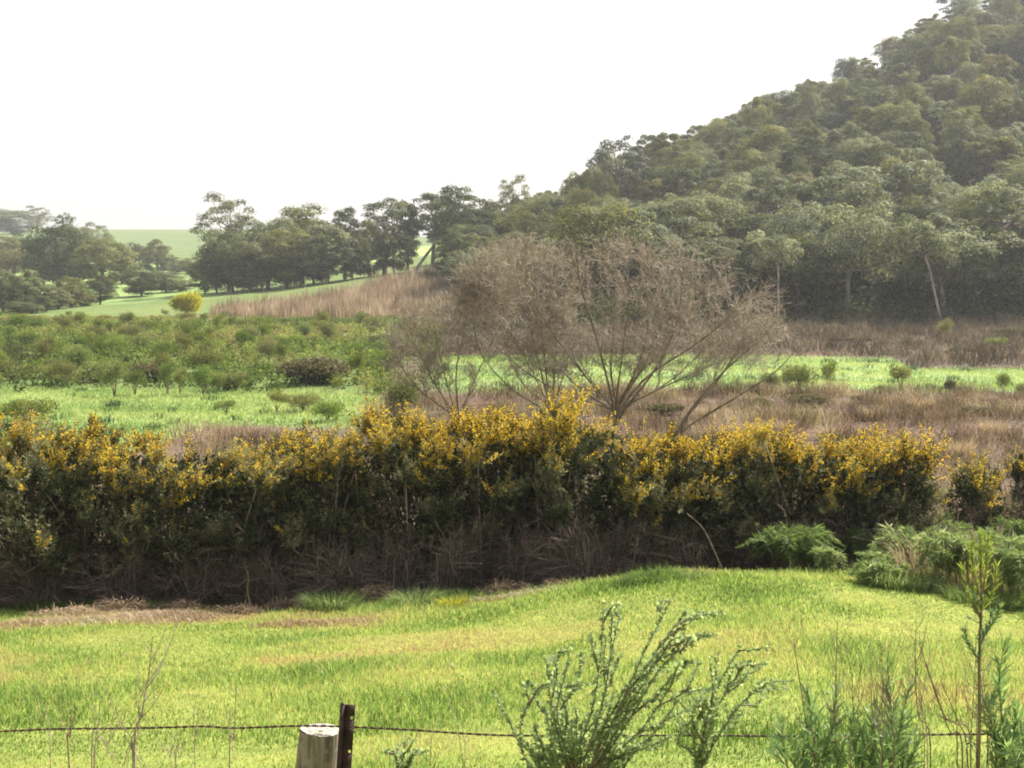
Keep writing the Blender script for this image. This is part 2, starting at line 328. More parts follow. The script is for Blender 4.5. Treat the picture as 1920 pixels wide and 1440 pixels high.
# ------------------------------------------------------------------ ground
def sstep(a, b, x): t = np.clip((x - a) / (b - a), 0, 1); return t * t * (3 - 2 * t)
def region(x, y):
    """soil / sward colour of each ground point, and masks used for planting"""
    PX = 960 + x / np.maximum(y, 4) * FPX
    j = 1.5 * n_big(x, y) + .5 * n_mid(x, y)
    k = dict()
    k['field'] = 1 - sstep(22.8, 24.2, y + .35 * n_mid(x, y))
    k['meadowL'] = sstep(0, 3, y + j - 55 + 10 * (1 - sstep(200, 420, PX))) * (1 - sstep(70, 77, y + j * 3.2)) * (1 - sstep(660, 800, PX + 30 * j))
    k['meadowR'] = sstep(70, 73.5, y + 1.6 * j - 2.5 * np.clip((1500 - PX) / 300, -.3, 1)) * (1 - sstep(102, 105, y + 1.3 * j + 12 * sstep(1660, 1720, PX))) * sstep(780, 860, PX + 8 * j)
    k['scrubL'] = sstep(70, 77, y + j * 3.2) * (1 - sstep(183, 190, y + 2 * j)) * (1 - sstep(720, 840, PX + 25 * j))
    rb = np.clip((PX - 390) / 430, 0, 1)                        # reed bank
    top = 190 + 42 * rb ** .8
    k['reed'] = sstep(182, 186, y + j) * (1 - sstep(top - 1, top + 2, y + j)) * sstep(385, 420, PX) * (1 - sstep(1010, 1050, PX))
    k['wood'] = sstep(150, 156, y + 2 * j + 40 * (1 - sstep(880, 1120, PX))) * sstep(835, 880, PX) * (1 - sstep(480, 600, y))
    k['far'] = sstep(184, 192, y + 2 * j) * (1 - k['wood']) * (1 - k['reed'])
    return PX, k
def mixc(c, m, col): return c * (1 - m[..., None]) + np.array(col) * m[..., None]
yy = np.concatenate([[-14, -10, -7, -5, -3.5, -2, -1, 0], np.exp(np.linspace(math.log(.8), math.log(1500), 340))])
uu = np.concatenate([np.linspace(-1.05, -.42, 50)[:-1], np.linspace(-.42, .42, 340), np.linspace(.42, 1.05, 50)[1:]])
YY, UU = np.meshgrid(yy, uu, indexing='ij'); XX = UU * (np.maximum(YY, 0) + 14)
ZZ = gz(XX, YY)
PXg, K = region(XX, YY)
C = np.zeros(XX.shape + (3,)) + np.array([.12, .085, .06])                                     # brown dead growth everywhere
C = mixc(C, K['field'], (.22, .24, .06))
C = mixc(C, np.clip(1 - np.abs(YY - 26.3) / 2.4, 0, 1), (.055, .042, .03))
C = mixc(C, K['scrubL'], (.12, .17, .05))
C = mixc(C, K['meadowL'], (.19, .275, .10)); C = mixc(C, K['meadowR'], (.25, .34, .15))
C = mixc(C, K['far'], (.13, .175, .055)); C = mixc(C, sstep(420, 600, YY) * K['far'], (.125, .165, .065))
C = mixc(C, K['far'] * sstep(640, 700, PXg) * (1 - sstep(860, 900, PXg)) * sstep(385, 395, YY) * (1 - sstep(520, 560, YY)), (.30, .40, .12))
C = mixc(C, K['far'] * sstep(235, 245, YY) * (1 - sstep(480, 520, YY)) * (1 - sstep(370, 420, PXg)), (.19, .27, .085))
C = mixc(C, K['reed'], (.22, .165, .13)); C = mixc(C, K['wood'], (.05, .045, .028))
C = mixc(C, 1 - sstep(2.2, 3.0, YY + .2 * n_fine(XX, YY)), (.16, .14, .11))
ny, nu = XX.shape
idx = np.arange(ny * nu).reshape(ny, nu)
F = np.stack([idx[:-1, :-1], idx[:-1, 1:], idx[1:, 1:], idx[1:, :-1]], -1).reshape(-1, 4)
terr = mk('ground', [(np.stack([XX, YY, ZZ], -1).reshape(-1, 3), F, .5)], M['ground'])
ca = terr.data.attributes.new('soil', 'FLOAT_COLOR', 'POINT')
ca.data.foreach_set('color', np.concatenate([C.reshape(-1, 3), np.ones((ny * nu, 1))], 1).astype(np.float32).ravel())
smooth(terr); tag(terr, kind='structure')

def scatter(n, y0, y1, px0, px1, rg=R):
    """n ground points, even over the area of the view sector"""
    y = np.sqrt(rg.uniform(y0 ** 2, y1 ** 2, n)); px = rg.uniform(px0, px1, n)
    x = (px - 960) / FPX * y
    k = int(n * .30); y2 = np.sqrt(rg.uniform(y0 ** 2, y1 ** 2, k)); lo = px0 < 0; hi = px1 > 1920         # carry on past the frame
    if lo or hi:
        e = rg.uniform(0, 6.5, k); sg = np.where(rg.random(k) < .5, -1, 1) if (lo and hi) else np.full(k, -1 if lo else 1)
        x = np.concatenate([x, np.where(sg < 0, (px0 - 960) / FPX * y2 - e, (px1 - 960) / FPX * y2 + e)]); y = np.concatenate([y, y2])
    return x, y

# ------------------------------------------------------------------ near field grass, meadows, dead growth (uncountable: stuff)
rg = np.random.default_rng(11)
x, y = scatter(330000, 5.2, 24.6, -160, 2080, rg)
PX_, k = region(x, y)
edge = 23.2 + .5 * n_mid(x, y)
keep = (rg.random(len(x)) < np.clip((edge + .6 - y) / 1.2, .12, 1)) 
x, y = x[keep], y[keep]
dry = .335 + .09 * n_mid(x, y) + .10 * n_fine(x, y) + .05 * n_big(x * 3, y * 3) + rg.normal(0, .21, len(x)) + np.where(rg.random(len(x)) < .07, rg.uniform(.25, .55, len(x)), 0) + .75 * np.clip(.8 * n_mid(x * 1.3 + 40, y * 1.9) + .45 * n_fine(x + 5, y) - .62, 0, .5)
dry = dry - .25 * np.clip(n_fine(x * .7 + 11, y * .7) - 1.2, 0, 1)
strip = np.clip(1.5 - np.abs(y - 21.6 - .6 * n_mid(x, y)) / 1.4, 0, 1) * np.clip(.9 + .5 * n_fine(x, y), .2, 1) * sstep(-.02, -.13, x / y)     # dead strip along the hedge on the left
dry = np.clip(dry + .6 * strip - .16 * sstep(17, 21, y) * (x / y > -.1), 0, 1)
h = np.clip(.058 + .020 * n_mid(x + 9, y) + .022 * n_fine(x, y + 5) + rg.normal(0, .025, len(x)), .03, .3) * np.where(y < 9, 1.3, 1)
h *= 1 + 1.1 * np.clip(n_fine(x * .7 + 11, y * .7) - 1.2, 0, 1)
h *= 1 + .5 * sstep(19.5, 22, y) * (x / y > -.12)
g = mk('field_grass', [blades(np.stack([x, y, gz(x, y) - .01], 1), h, np.clip(.0065 + .0003 * y, 0, .02), rg.uniform(.1, .9, len(x)), dry, rg)], M['grass'])
tag(g, 'short yellow green grass covering the sloping field beyond the wire', 'grass', kind='stuff')

def meadow(n, y0, y1, px0, px1, key, hh, name, label):
    x, y = scatter(n, y0, y1, px0, px1, rg); _, k = region(x, y); q = rg.random(len(x)) < k[key]
    x, y = x[q], y[q]
    tuft = np.clip(n_fine(x * 1.3, y * .9) - 1.35, 0, 1)
    h = hh * (1 + rg.normal(0, .25, len(x))) + tuft * .28
    v = np.clip(.55 + .2 * n_mid(x, y) + .12 * n_big(x * 2, y * 2) - .9 * tuft + rg.normal(0, .15, len(x)), 0, 1)
    o = mk(name, [blades(np.stack([x, y, gz(x, y) - .02], 1), np.maximum(h, .05), .045, rg.uniform(.2, .9, len(x)), v, rg)], M['meadow'])
    tag(o, label, 'grass', kind='stuff')
meadow(60000, 44, 84, -120, 800, 'meadowL', .16, 'meadow_grass', 'bright green meadow grass in front of the valley shrubs on the left')
meadow(75000, 66, 106, 760, 2040, 'meadowR', .17, 'meadow_grass', 'bright green strip of grass behind the bare trees and brown bracken')

def rough(n, y0, y1, px0, px1, maskf, h0, w, mat, name, label, cat, lean=(.1, .9), clump=1.0, vb=.45):
    x, y = scatter(n, y0, y1, px0, px1, rg); PX_, k = region(x, y); q = rg.random(len(x)) < maskf(PX_, k, x, y)
    x, y = x[q], y[q]
    m = np.clip(.75 + .35 * clump * n_mid(x, y) + .25 * clump * n_fine(x, y), .25, 1.8)
    h = h0 * m * rg.uniform(.6, 1.25, len(x)) * (1 if name != 'dead_reeds' else rg.uniform(.35, 1.25, len(x)))
    v = np.clip(vb + .15 * n_mid(y, x) + .17 * n_fine(x + 3, y) + rg.normal(0, .19, len(x)), 0, 1)
    o = mk(name, [blades(np.stack([x, y, gz(x, y) - .03], 1), h, w, rg.uniform(lean[0], lean[1], len(x)), v, rg)], M[mat])
    return tag(o, label, cat, kind='stuff')
none = lambda k: np.clip(1 - k['meadowL'] - k['meadowR'] - k['scrubL'] - k['wood'] - k['reed'] - k['far'], 0, 1)
rough(110000, 27.5, 74, -100, 2040, lambda P, k, x, y: none(k) * np.where(P < 700, np.clip(.35 + .25 * n_mid(x, y), .05, 1), 1), .50, .022, 'bracken', 'dead_bracken', 'brown dead bracken and rank grass behind the gorse hedge', 'bracken', vb=.47, lean=(.3, 1.15), clump=1.9)
rough(52000, 90, 162, 800, 2050, lambda P, k, x, y: none(k), .80, .055, 'bramble', 'brown_undergrowth', 'grey brown tangle of bramble between the green strip and the wood', 'bramble', clump=2.2, lean=(.5, 1.1), vb=.5)
rough(60000, 182, 238, 380, 1060, lambda P, k, x, y: k['reed'], 2.5, .08, 'reed', 'dead_reeds', 'pinkish brown bank of tall dead reeds left of the bare trees', 'reeds', lean=(.02, .28), clump=.25, vb=.5)
rough(26000, 30, 74, -100, 2040, lambda P, k, x, y: none(k) * np.where(P < 700, .4, 1) * np.clip(n_mid(x * 1.2 + 7, y * .8) - .35, 0, 1), .42, .035, 'scrub_olive', 'olive_herbs', 'olive green weeds mixed through the brown bracken', 'weeds', lean=(.4, 1.15), clump=1.6)
rough(30000, 24.2, 28.5, -140, 2050, lambda P, k, x, y: 1.0, .30, .012, 'litter', 'dead_litter', 'dark dead stems and litter on the ground under the gorse', 'litter', lean=(.3, 1.0))
def stripmask(P, k, x, y): return np.clip(1.3 - np.abs(y - 21.7 - .6 * n_mid(x, y)) / 1.5, 0, 1) * np.where(P < 720, 1 - .45 * sstep(380, 720, P), .55 * (1 - sstep(1050, 1180, P)) * (y > 21.6)) * np.clip(.8 + .5 * n_fine(x, y), 0, 1)
rough(75000, 19.6, 24.2, -140, 1200, stripmask, .14, .016, 'drygrass', 'dead_grass', 'pale straw strip of dead grass along the foot of the gorse on the left', 'grass', lean=(.5, 1.0), vb=.55)

# scrub mass filling the valley floor between the shrubs one can tell apart
def scrub_mass():
    x, y = scatter(3200, 71, 190, -120, 830, rg); PX_, k = region(x, y); q = rg.random(len(x)) < k['scrubL']; x, y = x[q], y[q]
    P = []; V = []
    n = 56; r = rg.uniform(.3, .95, len(x)); hh = rg.uniform(.35, 1.15, len(x)) * np.where(y > 165, .55, 1); tone = np.clip(.45 + .25 * n_big(x, y) + rg.normal(0, .15, len(x)), 0, 1)
    d = rdir(len(x) * n, rg).reshape(len(x), n, 3); d[..., 2] = np.abs(d[..., 2])
    c = np.stack([x, y, gz(x, y)], 1)[:, None] + d * np.stack([r, r, hh], 1)[:, None] * rg.uniform(.55, 1, (len(x), n, 1))
    t = np.clip(tone[:, None] + rg.normal(0, .12, (len(x), n)), 0, 1)
    ol = (n_mid(x * .6, y * .5) + rg.normal(0, .7, len(x))) > .35; pr = []
    for q, mi in ((~ol, 0), (ol, 1)):
        cc = c[q].reshape(-1, 3); pr.append(leaves(cc, rdir(len(cc), rg) + np.array([0, 0, .5]), rg.uniform(.15, .34, len(cc)), .13, t[q].ravel(), rg) + (mi,))
    o = mk('valley_scrub', pr, [M['scrub'], M['scrub_olive']])
    tag(o, 'low mixed green scrub filling the valley floor between the single shrubs', 'scrub', kind='stuff')
scrub_mass()

# ------------------------------------------------------------------ trees
def gum_mesh(seed, kind='round', H=12.0, Wd=9.0, dens=1.0, lean=0.0, leaf=.34):
    """tapered trunk with limbs and a crown of separate leafy clumps; returns (trunk parts, crown parts)"""
    r = np.random.default_rng(seed)
    zc, hz, ncl, crf, nl, zlo = {'round': (.58, .40, 21, .215, 300, -.45), 'full': (.50, .47, 56, .155, 200, -1), 'open': (.66, .34, 26, .125, 210, -.7),
                    'tall': (.55, .43, 30, .20, 190, -1), 'pine': (.6, .4, 26, .1, 130, -1), 'pale': (.74, .26, 22, .15, 170, -.6)}[kind]
    top = np.array([lean * H * .5, 0, H * (.62 if kind != 'pale' else .72)]) + np.array([r.normal(0, .3), r.normal(0, .3), 0])
    tr = curve([(0, 0, -.4), (lean * H * .15 + r.normal(0, .15), r.normal(0, .15), H * .2), top * np.array([.75, 1, .72]) + (r.normal(0, .35, 3) if kind == 'pale' else 0), top], 9)
    tp = [tube_parts(tr, np.linspace(.026, .013, 9) * H * (.6 if kind == 'pale' or lean > .5 else 1), 7) + (0,)]
    cs = []; rad = []
    for i in range(ncl):
        th = i * 2.399 + r.normal(0, .3)
        if kind == 'pine':
            lev = r.random() ** .8; z = H * (.42 + .56 * lev); rr = Wd * .5 * (1.05 - lev * .75) * math.sqrt(r.uniform(.25, 1)); cr = r.uniform(.55, 1.0)
        else:
            cosp = 1 - (i + .5) / ncl * (1 - zlo); s = math.sqrt(max(0, 1 - cosp ** 2)); sc = r.uniform(.62, .98) - (.18 if i % 5 == 0 else 0)
            cr = crf * Wd * r.uniform(.72, 1.25); z = H * (zc + cosp * hz * sc) - cr * .35; rr = s * (Wd * .5 - cr * .42) * (sc + .10)
        cs.append((lean * H * .5 + rr * math.cos(th), rr * math.sin(th), max(z, .3))); rad.append(cr)
    cs = np.array(cs); rad = np.array(rad)
    for i in range(ncl):                                   # limbs to the clumps
        a = tr[r.integers(4 if kind != 'pale' else 6, 9)]; b = cs[i] - np.array([0, 0, rad[i] * .3])
        if kind == 'full' and cs[i][2] < .3 * H: a = tr[r.integers(2, 4)]
        m = a * .5 + b * .5 + np.array([0, 0, -.06 * H * r.random()])
        p = curve([a, m, b], 5); tp.append(segs(p[:-1], p[1:], np.linspace(.009, .004, 4) * H, np.linspace(.0075, .002, 4) * H, 4) + (1,))
    cp = []
    for i in range(ncl):
        n = int(nl * dens * (rad[i] / rad.mean()) ** 2)
        d = rdir(n, r); d[:, 2] = np.where(d[:, 2] < -.35, -d[:, 2], d[:, 2])
        lump = 1 + .16 * np.sin(4 * d[:, 0] + 3 * d[:, 1] + i) + .12 * np.sin(7 * d[:, 2] + 5 * d[:, 0] + 2 * i)
        rr = r.uniform(.5, 1.0, n) ** .45 * lump
        fl = np.array([1, 1, .72]) if kind != 'pine' else np.array([1.25, 1.25, .30])
        p = cs[i] + d * fl * rad[i] * rr[:, None]; p[:, 2] = np.maximum(p[:, 2], .1)
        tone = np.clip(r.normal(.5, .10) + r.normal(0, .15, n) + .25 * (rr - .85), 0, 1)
        N = unit(d + np.array([0, 0, .25]) + rdir(n, r) * .48); D = np.cross(N, rdir(n, r))
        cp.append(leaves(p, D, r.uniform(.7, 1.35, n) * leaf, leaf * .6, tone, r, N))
    return tp, cp
GM = {}
def variant(key, seed, kind, H, Wd, tone, dens=1.0, lean=0., bark='bark', leaf=.34):
    tp, cp = gum_mesh(seed, kind, H, Wd, dens, lean, leaf)
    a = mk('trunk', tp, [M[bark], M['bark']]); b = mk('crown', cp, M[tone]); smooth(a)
    GM[key] = (a.data, b.data, H, Wd, tone)
    bpy.data.objects.remove(a); bpy.data.objects.remove(b)
tones = list(GUM)
for i, tn in enumerate(tones):
    variant(('f', i, 0), 100 + i, 'round', 11, 9.0, tn, 1.7, leaf=.28)
    variant(('f', i, 2), 140 + i, 'open', 13, 8.5, tn, 2.2, leaf=.28)
    variant(('f', i, 1), 120 + i, 'full', 12.5, 8.0, tn, 1.4, leaf=.28)
variant('open1', 201, 'open', 16, 11, 'grey green', 1.15, leaf=.32); variant('open2', 202, 'open', 16, 10, 'dark green', 1.2, .12, leaf=.32)
variant('open3', 203, 'open', 17, 10, 'dark green', 1.2, .75, leaf=.32)
variant('dense1', 204, 'full', 14, 11, 'dark green', 1.2, leaf=.36); variant('dense2', 205, 'full', 14, 11, 'grey green', 1.2, leaf=.36); variant('dense3', 206, 'full', 14, 10, 'olive', 1.2, leaf=.36)
variant('tall1', 207, 'tall', 15, 5.5, 'dark green', 1.3); variant('tall2', 208, 'tall', 12, 6, 'grey green', 1.3)
variant('pine1', 209, 'open', 15, 9, 'pinetip', 1.1, .1, leaf=.26); variant('pine2', 213, 'open', 14, 8, 'pinetip', 1.1, -.15, leaf=.26)
variant('pale1', 211, 'pale', 12, 8, 'silvery', 1.2, .25, 'palebark'); variant('pale2', 212, 'pale', 12, 8, 'grey green', 1.2, -.55, 'palebark')
def tree(key, base, H, Wd, rz, name, label, cat, group, squash=None):
    t, c, h0, w0, tone = GM[key]
    e = empty(name, base, rz, (Wd / w0, Wd / w0, H / h0)); tag(e, label, cat, group)
    inst('trunk', t, e); inst('crown', c, e); return e
def tree_px(key, px, top, d, wpx, label, name='gum_tree', cat='tree', group=None, rz=None, extra=0.0):
    b = gpt(px, d); z = float(at(px, top, d)[2]); H = max(2.0, z - b[2] + extra)
    b[2] -= .1
    return tree(key, b, H, wpx * px2m(d) * 1.16, random.uniform(0, 6.28) if rz is None else rz, name, label, cat, group)

GL = 'gum trees beyond the valley on the left'; GC = 'gum trees in the row at the valley head'
# far left
tree_px('dense2', 28, 388, 760, 100, 'hazy rounded tree on the far hilltop at the frame edge', group=GL)
tree_px('open1', 76, 384, 770, 52, 'hazy thin topped tree beside the rounded one on the far hilltop', group=GL)
tree_px('dense3', 20, 438, 430, 66, 'dark bush like tree below the far hilltop, at the frame edge', group=GL)
tree_px('dense1', 48, 432, 440, 62, 'small dark tree below the hilltop pair, left of the tallest far tree', group=GL)
tree_px('dense1', 112, 398, 330, 112, 'tallest dark tree of the far left grove, standing against the sky', group=GL)
tree_px('dense2', 150, 414, 420, 80, 'hazy grey tree behind the tallest tree of the far left grove', group=GL)
tree_px('open1', 186, 414, 430, 60, 'hazy flat topped tree at the right end of the far left skyline grove', group=GL)
tree_px('dense3', 197, 440, 318, 100, 'broad rounded tree right of the tallest one in the far left grove', group=GL)
tree_px('tall2', 232, 455, 345, 44, 'slim grey tree against the right flank of the broad rounded far tree', group=GL)
tree_px('dense2', 258, 450, 420, 46, 'small grey tree in front of the far green hillside', group=GL)
tree_px('dense3', 296, 444, 410, 48, 'round topped lone tree in front of the far green hillside', group=GL)
tree_px('dense2', 330, 478, 415, 56, 'low hazy bush at the foot of the far green hillside', group=GL, name='far_bush', cat='bush')
tree_px('dense3', 362, 480, 400, 44, 'low brownish bush at the foot of the far hill, left of the gum row', group=GL, name='far_bush', cat='bush')
tree_px(('f', 4, 0), 28, 463, 350, 100, 'brownish spreading tree below the dark trees at the left edge', group=GL)
tree_px('dense1', 266, 497, 268, 66, 'dark dense tree on the far green slope edge, above left of the yellow bush', group=GL)
tree_px('dense2', 312, 503, 280, 66, 'grey green tree right of the dark dense one above the yellow bush', group=GL)
tree_px('dense2', 342, 522, 285, 46, 'small grey tree right of the pair above the yellow bush', group=GL)
tree_px('tall2', 53, 497, 222, 46, 'tall pale tree near the left edge, behind the green valley scrub', group=GL)
tree_px('dense2', 8, 500, 218, 74, 'grey green tree cut by the left frame edge behind the valley scrub', group=GL)
tree_px('dense2', 88, 527, 224, 64, 'rounded grey green tree right of the tall pale one', group=GL)
tree_px('dense3', 134, 514, 232, 54, 'dark tree with a slanting right side, left of the lone dark one', group=GL)
tree_px('tall2', 112, 540, 226, 40, 'slim low tree between the rounded and the slanting tree', group=GL)
tree_px('dense1', 188, 513, 246, 56, 'lone dark tree with grass on both sides, behind the valley scrub', group=GL)
tree_px('dense2', 45, 562, 212, 60, 'low bushy tree in front of the tall pale one', group=GL)
# centre row
tree_px('open1', 432, 357, 266, 112, 'tall open crowned gum at the left end of the gum row', group=GC)
tree_px('dense2', 385, 480, 262, 56, 'small dark gum low at the left end of the gum row', group=GC)
tree_px('dense1', 438, 432, 250, 108, 'broad low dark gum in front of the tall open crowned one', group=GC)
tree_px('dense2', 503, 398, 255, 118, 'broad grey gum right of the tall open crowned one', group=GC)
tree_px('dense3', 568, 374, 268, 118, 'olive gum with a domed top near the middle of the gum row', group=GC)
tree_px('tall2', 612, 412, 246, 84, 'grey gum hanging low over the left part of the reed bank', group=GC)
tree_px('tall1', 648, 374, 262, 46, 'narrow dark gum spiring above the middle of the gum row', group=GC)
tree_px('dense3', 540, 420, 249, 90, 'drooping olive gum in front of the domed one', group=GC)
tree_px('dense1', 662, 425, 250, 62, 'dark low gum right below the narrow spire', group=GC)
tree_px('open2', 722, 362, 262, 108, 'open dark gum with sky between its clumps, right of the narrow spire', group=GC)
tree_px('tall1', 765, 362, 268, 40, 'thin topped gum between the open one and the leaning one', group=GC)
tree_px('open3', 775, 338, 252, 112, 'gum leaning right on a bare slanting trunk above the reed bank', group=GC, rz=0)
tree_px('open2', 812, 345, 262, 90, 'tall dark gum with a flat top behind the leaning one', group=GC)
tree_px('open1', 962, 322, 262, 66, 'small round gum crown sticking up above the left of the bare tree', group=GC)
tree_px('dense2', 470, 445, 246, 84, 'low grey gum filling the front of the gum row, left of its middle', group=GC)
tree_px('dense1', 590, 440, 252, 74, 'low dark gum between the domed gum and the one over the reeds', group=GC)
tree_px('dense3', 693, 405, 256, 62, 'olive gum filling the space right of the narrow spire', group=GC)
tree_px('dense2', 408, 440, 256, 60, 'grey gum below the open crowned one at the left of the row', group=GC)
tree_px('dense1', 740, 420, 256, 66, 'low dark gum under the open one, above the reeds', group=GC)
tree_px('dense1', 856, 372, 256, 70, 'dark gum joining the row to the hill wood', group=GC)
tree_px('dense3', 985, 378, 244, 90, 'olive gum just above the many stemmed bare tree', group=GC)
tree_px('dense2', 1040, 352, 240, 100, 'grey gum left of the ragged skyline pine', group=GC)
tree_px('dense1', 85, 455, 345, 70, 'dark lower tree left of the tallest one in the far grove', group=GL)
tree_px('dense2', 142, 462, 338, 60, 'grey tree filling the gap between the two biggest far grove trees', group=GL)
tree_px('dense3', 290, 520, 300, 70, 'low olive tree behind the pair above the yellow bush', group=GL)
tree_px('dense2', 20, 520, 236, 60, 'grey green tree behind the tall pale one at the left', group=GL)
tree_px('dense1', 70, 545, 216, 52, 'dark low tree in front of the rounded grey green one', group=GL)
tree_px('dense3', 160, 545, 240, 40, 'low bush like tree left of the lone dark one', group=GL)
tree_px('dense1', 872, 398, 246, 88, 'dark dense gum right of the bright grass gap', group=GC)
tree_px('dense1', 915, 372, 250, 84, 'dark bushy gum just above the left of the bare tree', group=GC)
tree_px('dense1', 822, 512, 222, 62, 'low dark bush on the green bank beside the reeds', name='bank_bush', cat='bush')
# skyline pines and pale trunks of the hill
tree_px('pine1', 1150, 244, 252, 104, 'ragged dark pine on the skyline above the bare tree', name='pine_tree', group='pines on the skyline')
tree_px('pine2', 1388, 205, 330, 60, 'small ragged pine poking above the skyline of the hill', name='pine_tree', group='pines on the skyline')
tree_px('pine2', 1795, -36, 335, 76, 'dark pine at the top of the hill, cut by the upper frame edge', name='pine_tree', group='pines on the skyline')
tree_px('pale1', 1462, 425, 149, 90, 'silvery gum with a pale bare trunk at the foot of the hill', rz=2.2)
tree_px('pale2', 1768, 400, 150, 110, 'gum with a pale trunk slanting left at the foot of the hill', rz=0)

# hillside wood: every gum one can tell apart is a tree of its own
def wood():
    r = np.random.default_rng(5); cand = []
    tries = 0
    while tries < 26000 and len(cand) < 290:
        tries += 1
        y = math.sqrt(r.uniform(152 ** 2, 338 ** 2)); px = r.uniform(850, 2010); x = (px - 960) / FPX * y
        if y < 152 + 60 * max(0, (1120 - px) / 270): continue
        if px < 1000 and y > 300: continue
        s = r.uniform(4.6, 7.4) * (1 if y < 205 else .88)
        if any((x - a) ** 2 + (y - b) ** 2 < s * s for a, b, _ in cand): continue
        cand.append((x, y, px))
    cand.sort(key=lambda t: (t[1], t[2]))
    acr = [(985, 'behind the bare trees'), (1120, 'left of the skyline pine'), (1240, 'under the skyline pine'), (1350, 'above the bare tree'),
           (1460, 'left of the pale bare trunk'), (1580, 'right of the pale bare trunk'), (1700, 'above the green strip'), (1810, 'above the slanting pale trunk'), (3000, 'near the right frame edge')]
    upn = [(168, 'at the hill foot'), (192, 'just above the hill foot'), (220, 'low on the hill'), (250, 'halfway up'), (282, 'high on the hill'), (314, 'just below the skyline'), (999, 'on the skyline')]
    seen = {}
    for x, y, px in cand:
        i = int(np.clip(r.choice([0, 1, 2, 3, 4, 5], p=[.40, .12, .10, .36, .01, .01]) if y < 215 else r.choice([0, 1, 2, 3, 4, 5], p=[.22, .33, .26, .06, .06, .07]), 0, 5))
        k = int(r.choice([0, 1, 2], p=[.4, .25, .35])); H = r.uniform(7.5, 14.0); W_ = r.choice([r.uniform(5.5, 8), r.uniform(7.5, 10.5), r.uniform(10, 13)], p=[.3, .5, .2])
        if y > 205: W_ = .84 * W_ + .3
        if y > 300: H *= .72; W_ *= .85
        if y < 190: H = r.uniform(9, 14.5); W_ = r.uniform(8.5, 12.5)
        if px < 1060: H *= .85
        a = next(n for lim, n in acr if px < lim); u = next(n for lim, n in upn if y < lim)
        sz = '' if (' ' in tones[i] or y < 192) else ('small ' if W_ < 7.8 else ('broad ' if W_ > 9.8 else ''))
        lab = f'{sz}{tones[i]} gum {u}, {a}'.replace('pale bare trunk', 'pale trunk').replace('right half', 'right')
        b = np.array([x, y, float(gz(x, y)) - .5])
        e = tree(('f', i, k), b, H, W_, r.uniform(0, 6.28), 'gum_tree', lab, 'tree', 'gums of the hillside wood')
        q = r.uniform(.82, 1.2); e.scale = (e.scale[0] * q, e.scale[1] / q, e.scale[2]); e.rotation_euler[0] = r.normal(0, .07); e.rotation_euler[1] = r.normal(0, .07)
wood()
def undergrowth():
    x, y = scatter(9000, 150, 345, 840, 2030, rg); PX_, k = region(x, y); q = rg.random(len(x)) < k['wood']; x, y = x[q], y[q]
    q = y < 340; x, y = x[q], y[q]; n = 5
    P = np.repeat(np.stack([x, y, gz(x, y)], 1), n, 0); m = len(P)
    P = P + rg.normal(0, .7, (m, 3)) * np.array([1, 1, .0]) + np.array([0, 0, 1]) * rg.uniform(.1, 2.6, (m, 1))
    o = mk('hill_undergrowth', [leaves(P, rdir(m, rg), rg.uniform(.4, .9, m), .45, rg.uniform(0, .7, m), rg)], M['dark green'])
    tag(o, 'dark undergrowth between the trunks of the hillside wood', 'undergrowth', kind='stuff')
def wood_front():
    x, y = scatter(2600, 146, 176, 850, 2060, rg); q = y > 149 + 45 * np.clip((1120 - (960 + x / y * FPX)) / 240, 0, 1); x, y = x[q], y[q]; n = 26
    P = np.repeat(np.stack([x, y, gz(x, y)], 1), n, 0); m = len(P); hh = np.repeat(rg.uniform(1.2, 4.2, len(x)) * sstep(146, 158, y), n)
    P = P + rg.normal(0, .8, (m, 3)) * np.array([1, 1, 0]) + np.array([0, 0, 1]) * (hh * rg.random(m))[:, None]
    o = mk('wood_edge_thicket', [leaves(P, rdir(m, rg), rg.uniform(.25, .5, m), .25, rg.uniform(0, .8, m), rg)], M['dark green'])
    tag(o, 'dark thicket closing the foot of the hillside wood', 'thicket', kind='stuff')
undergrowth(); wood_front()

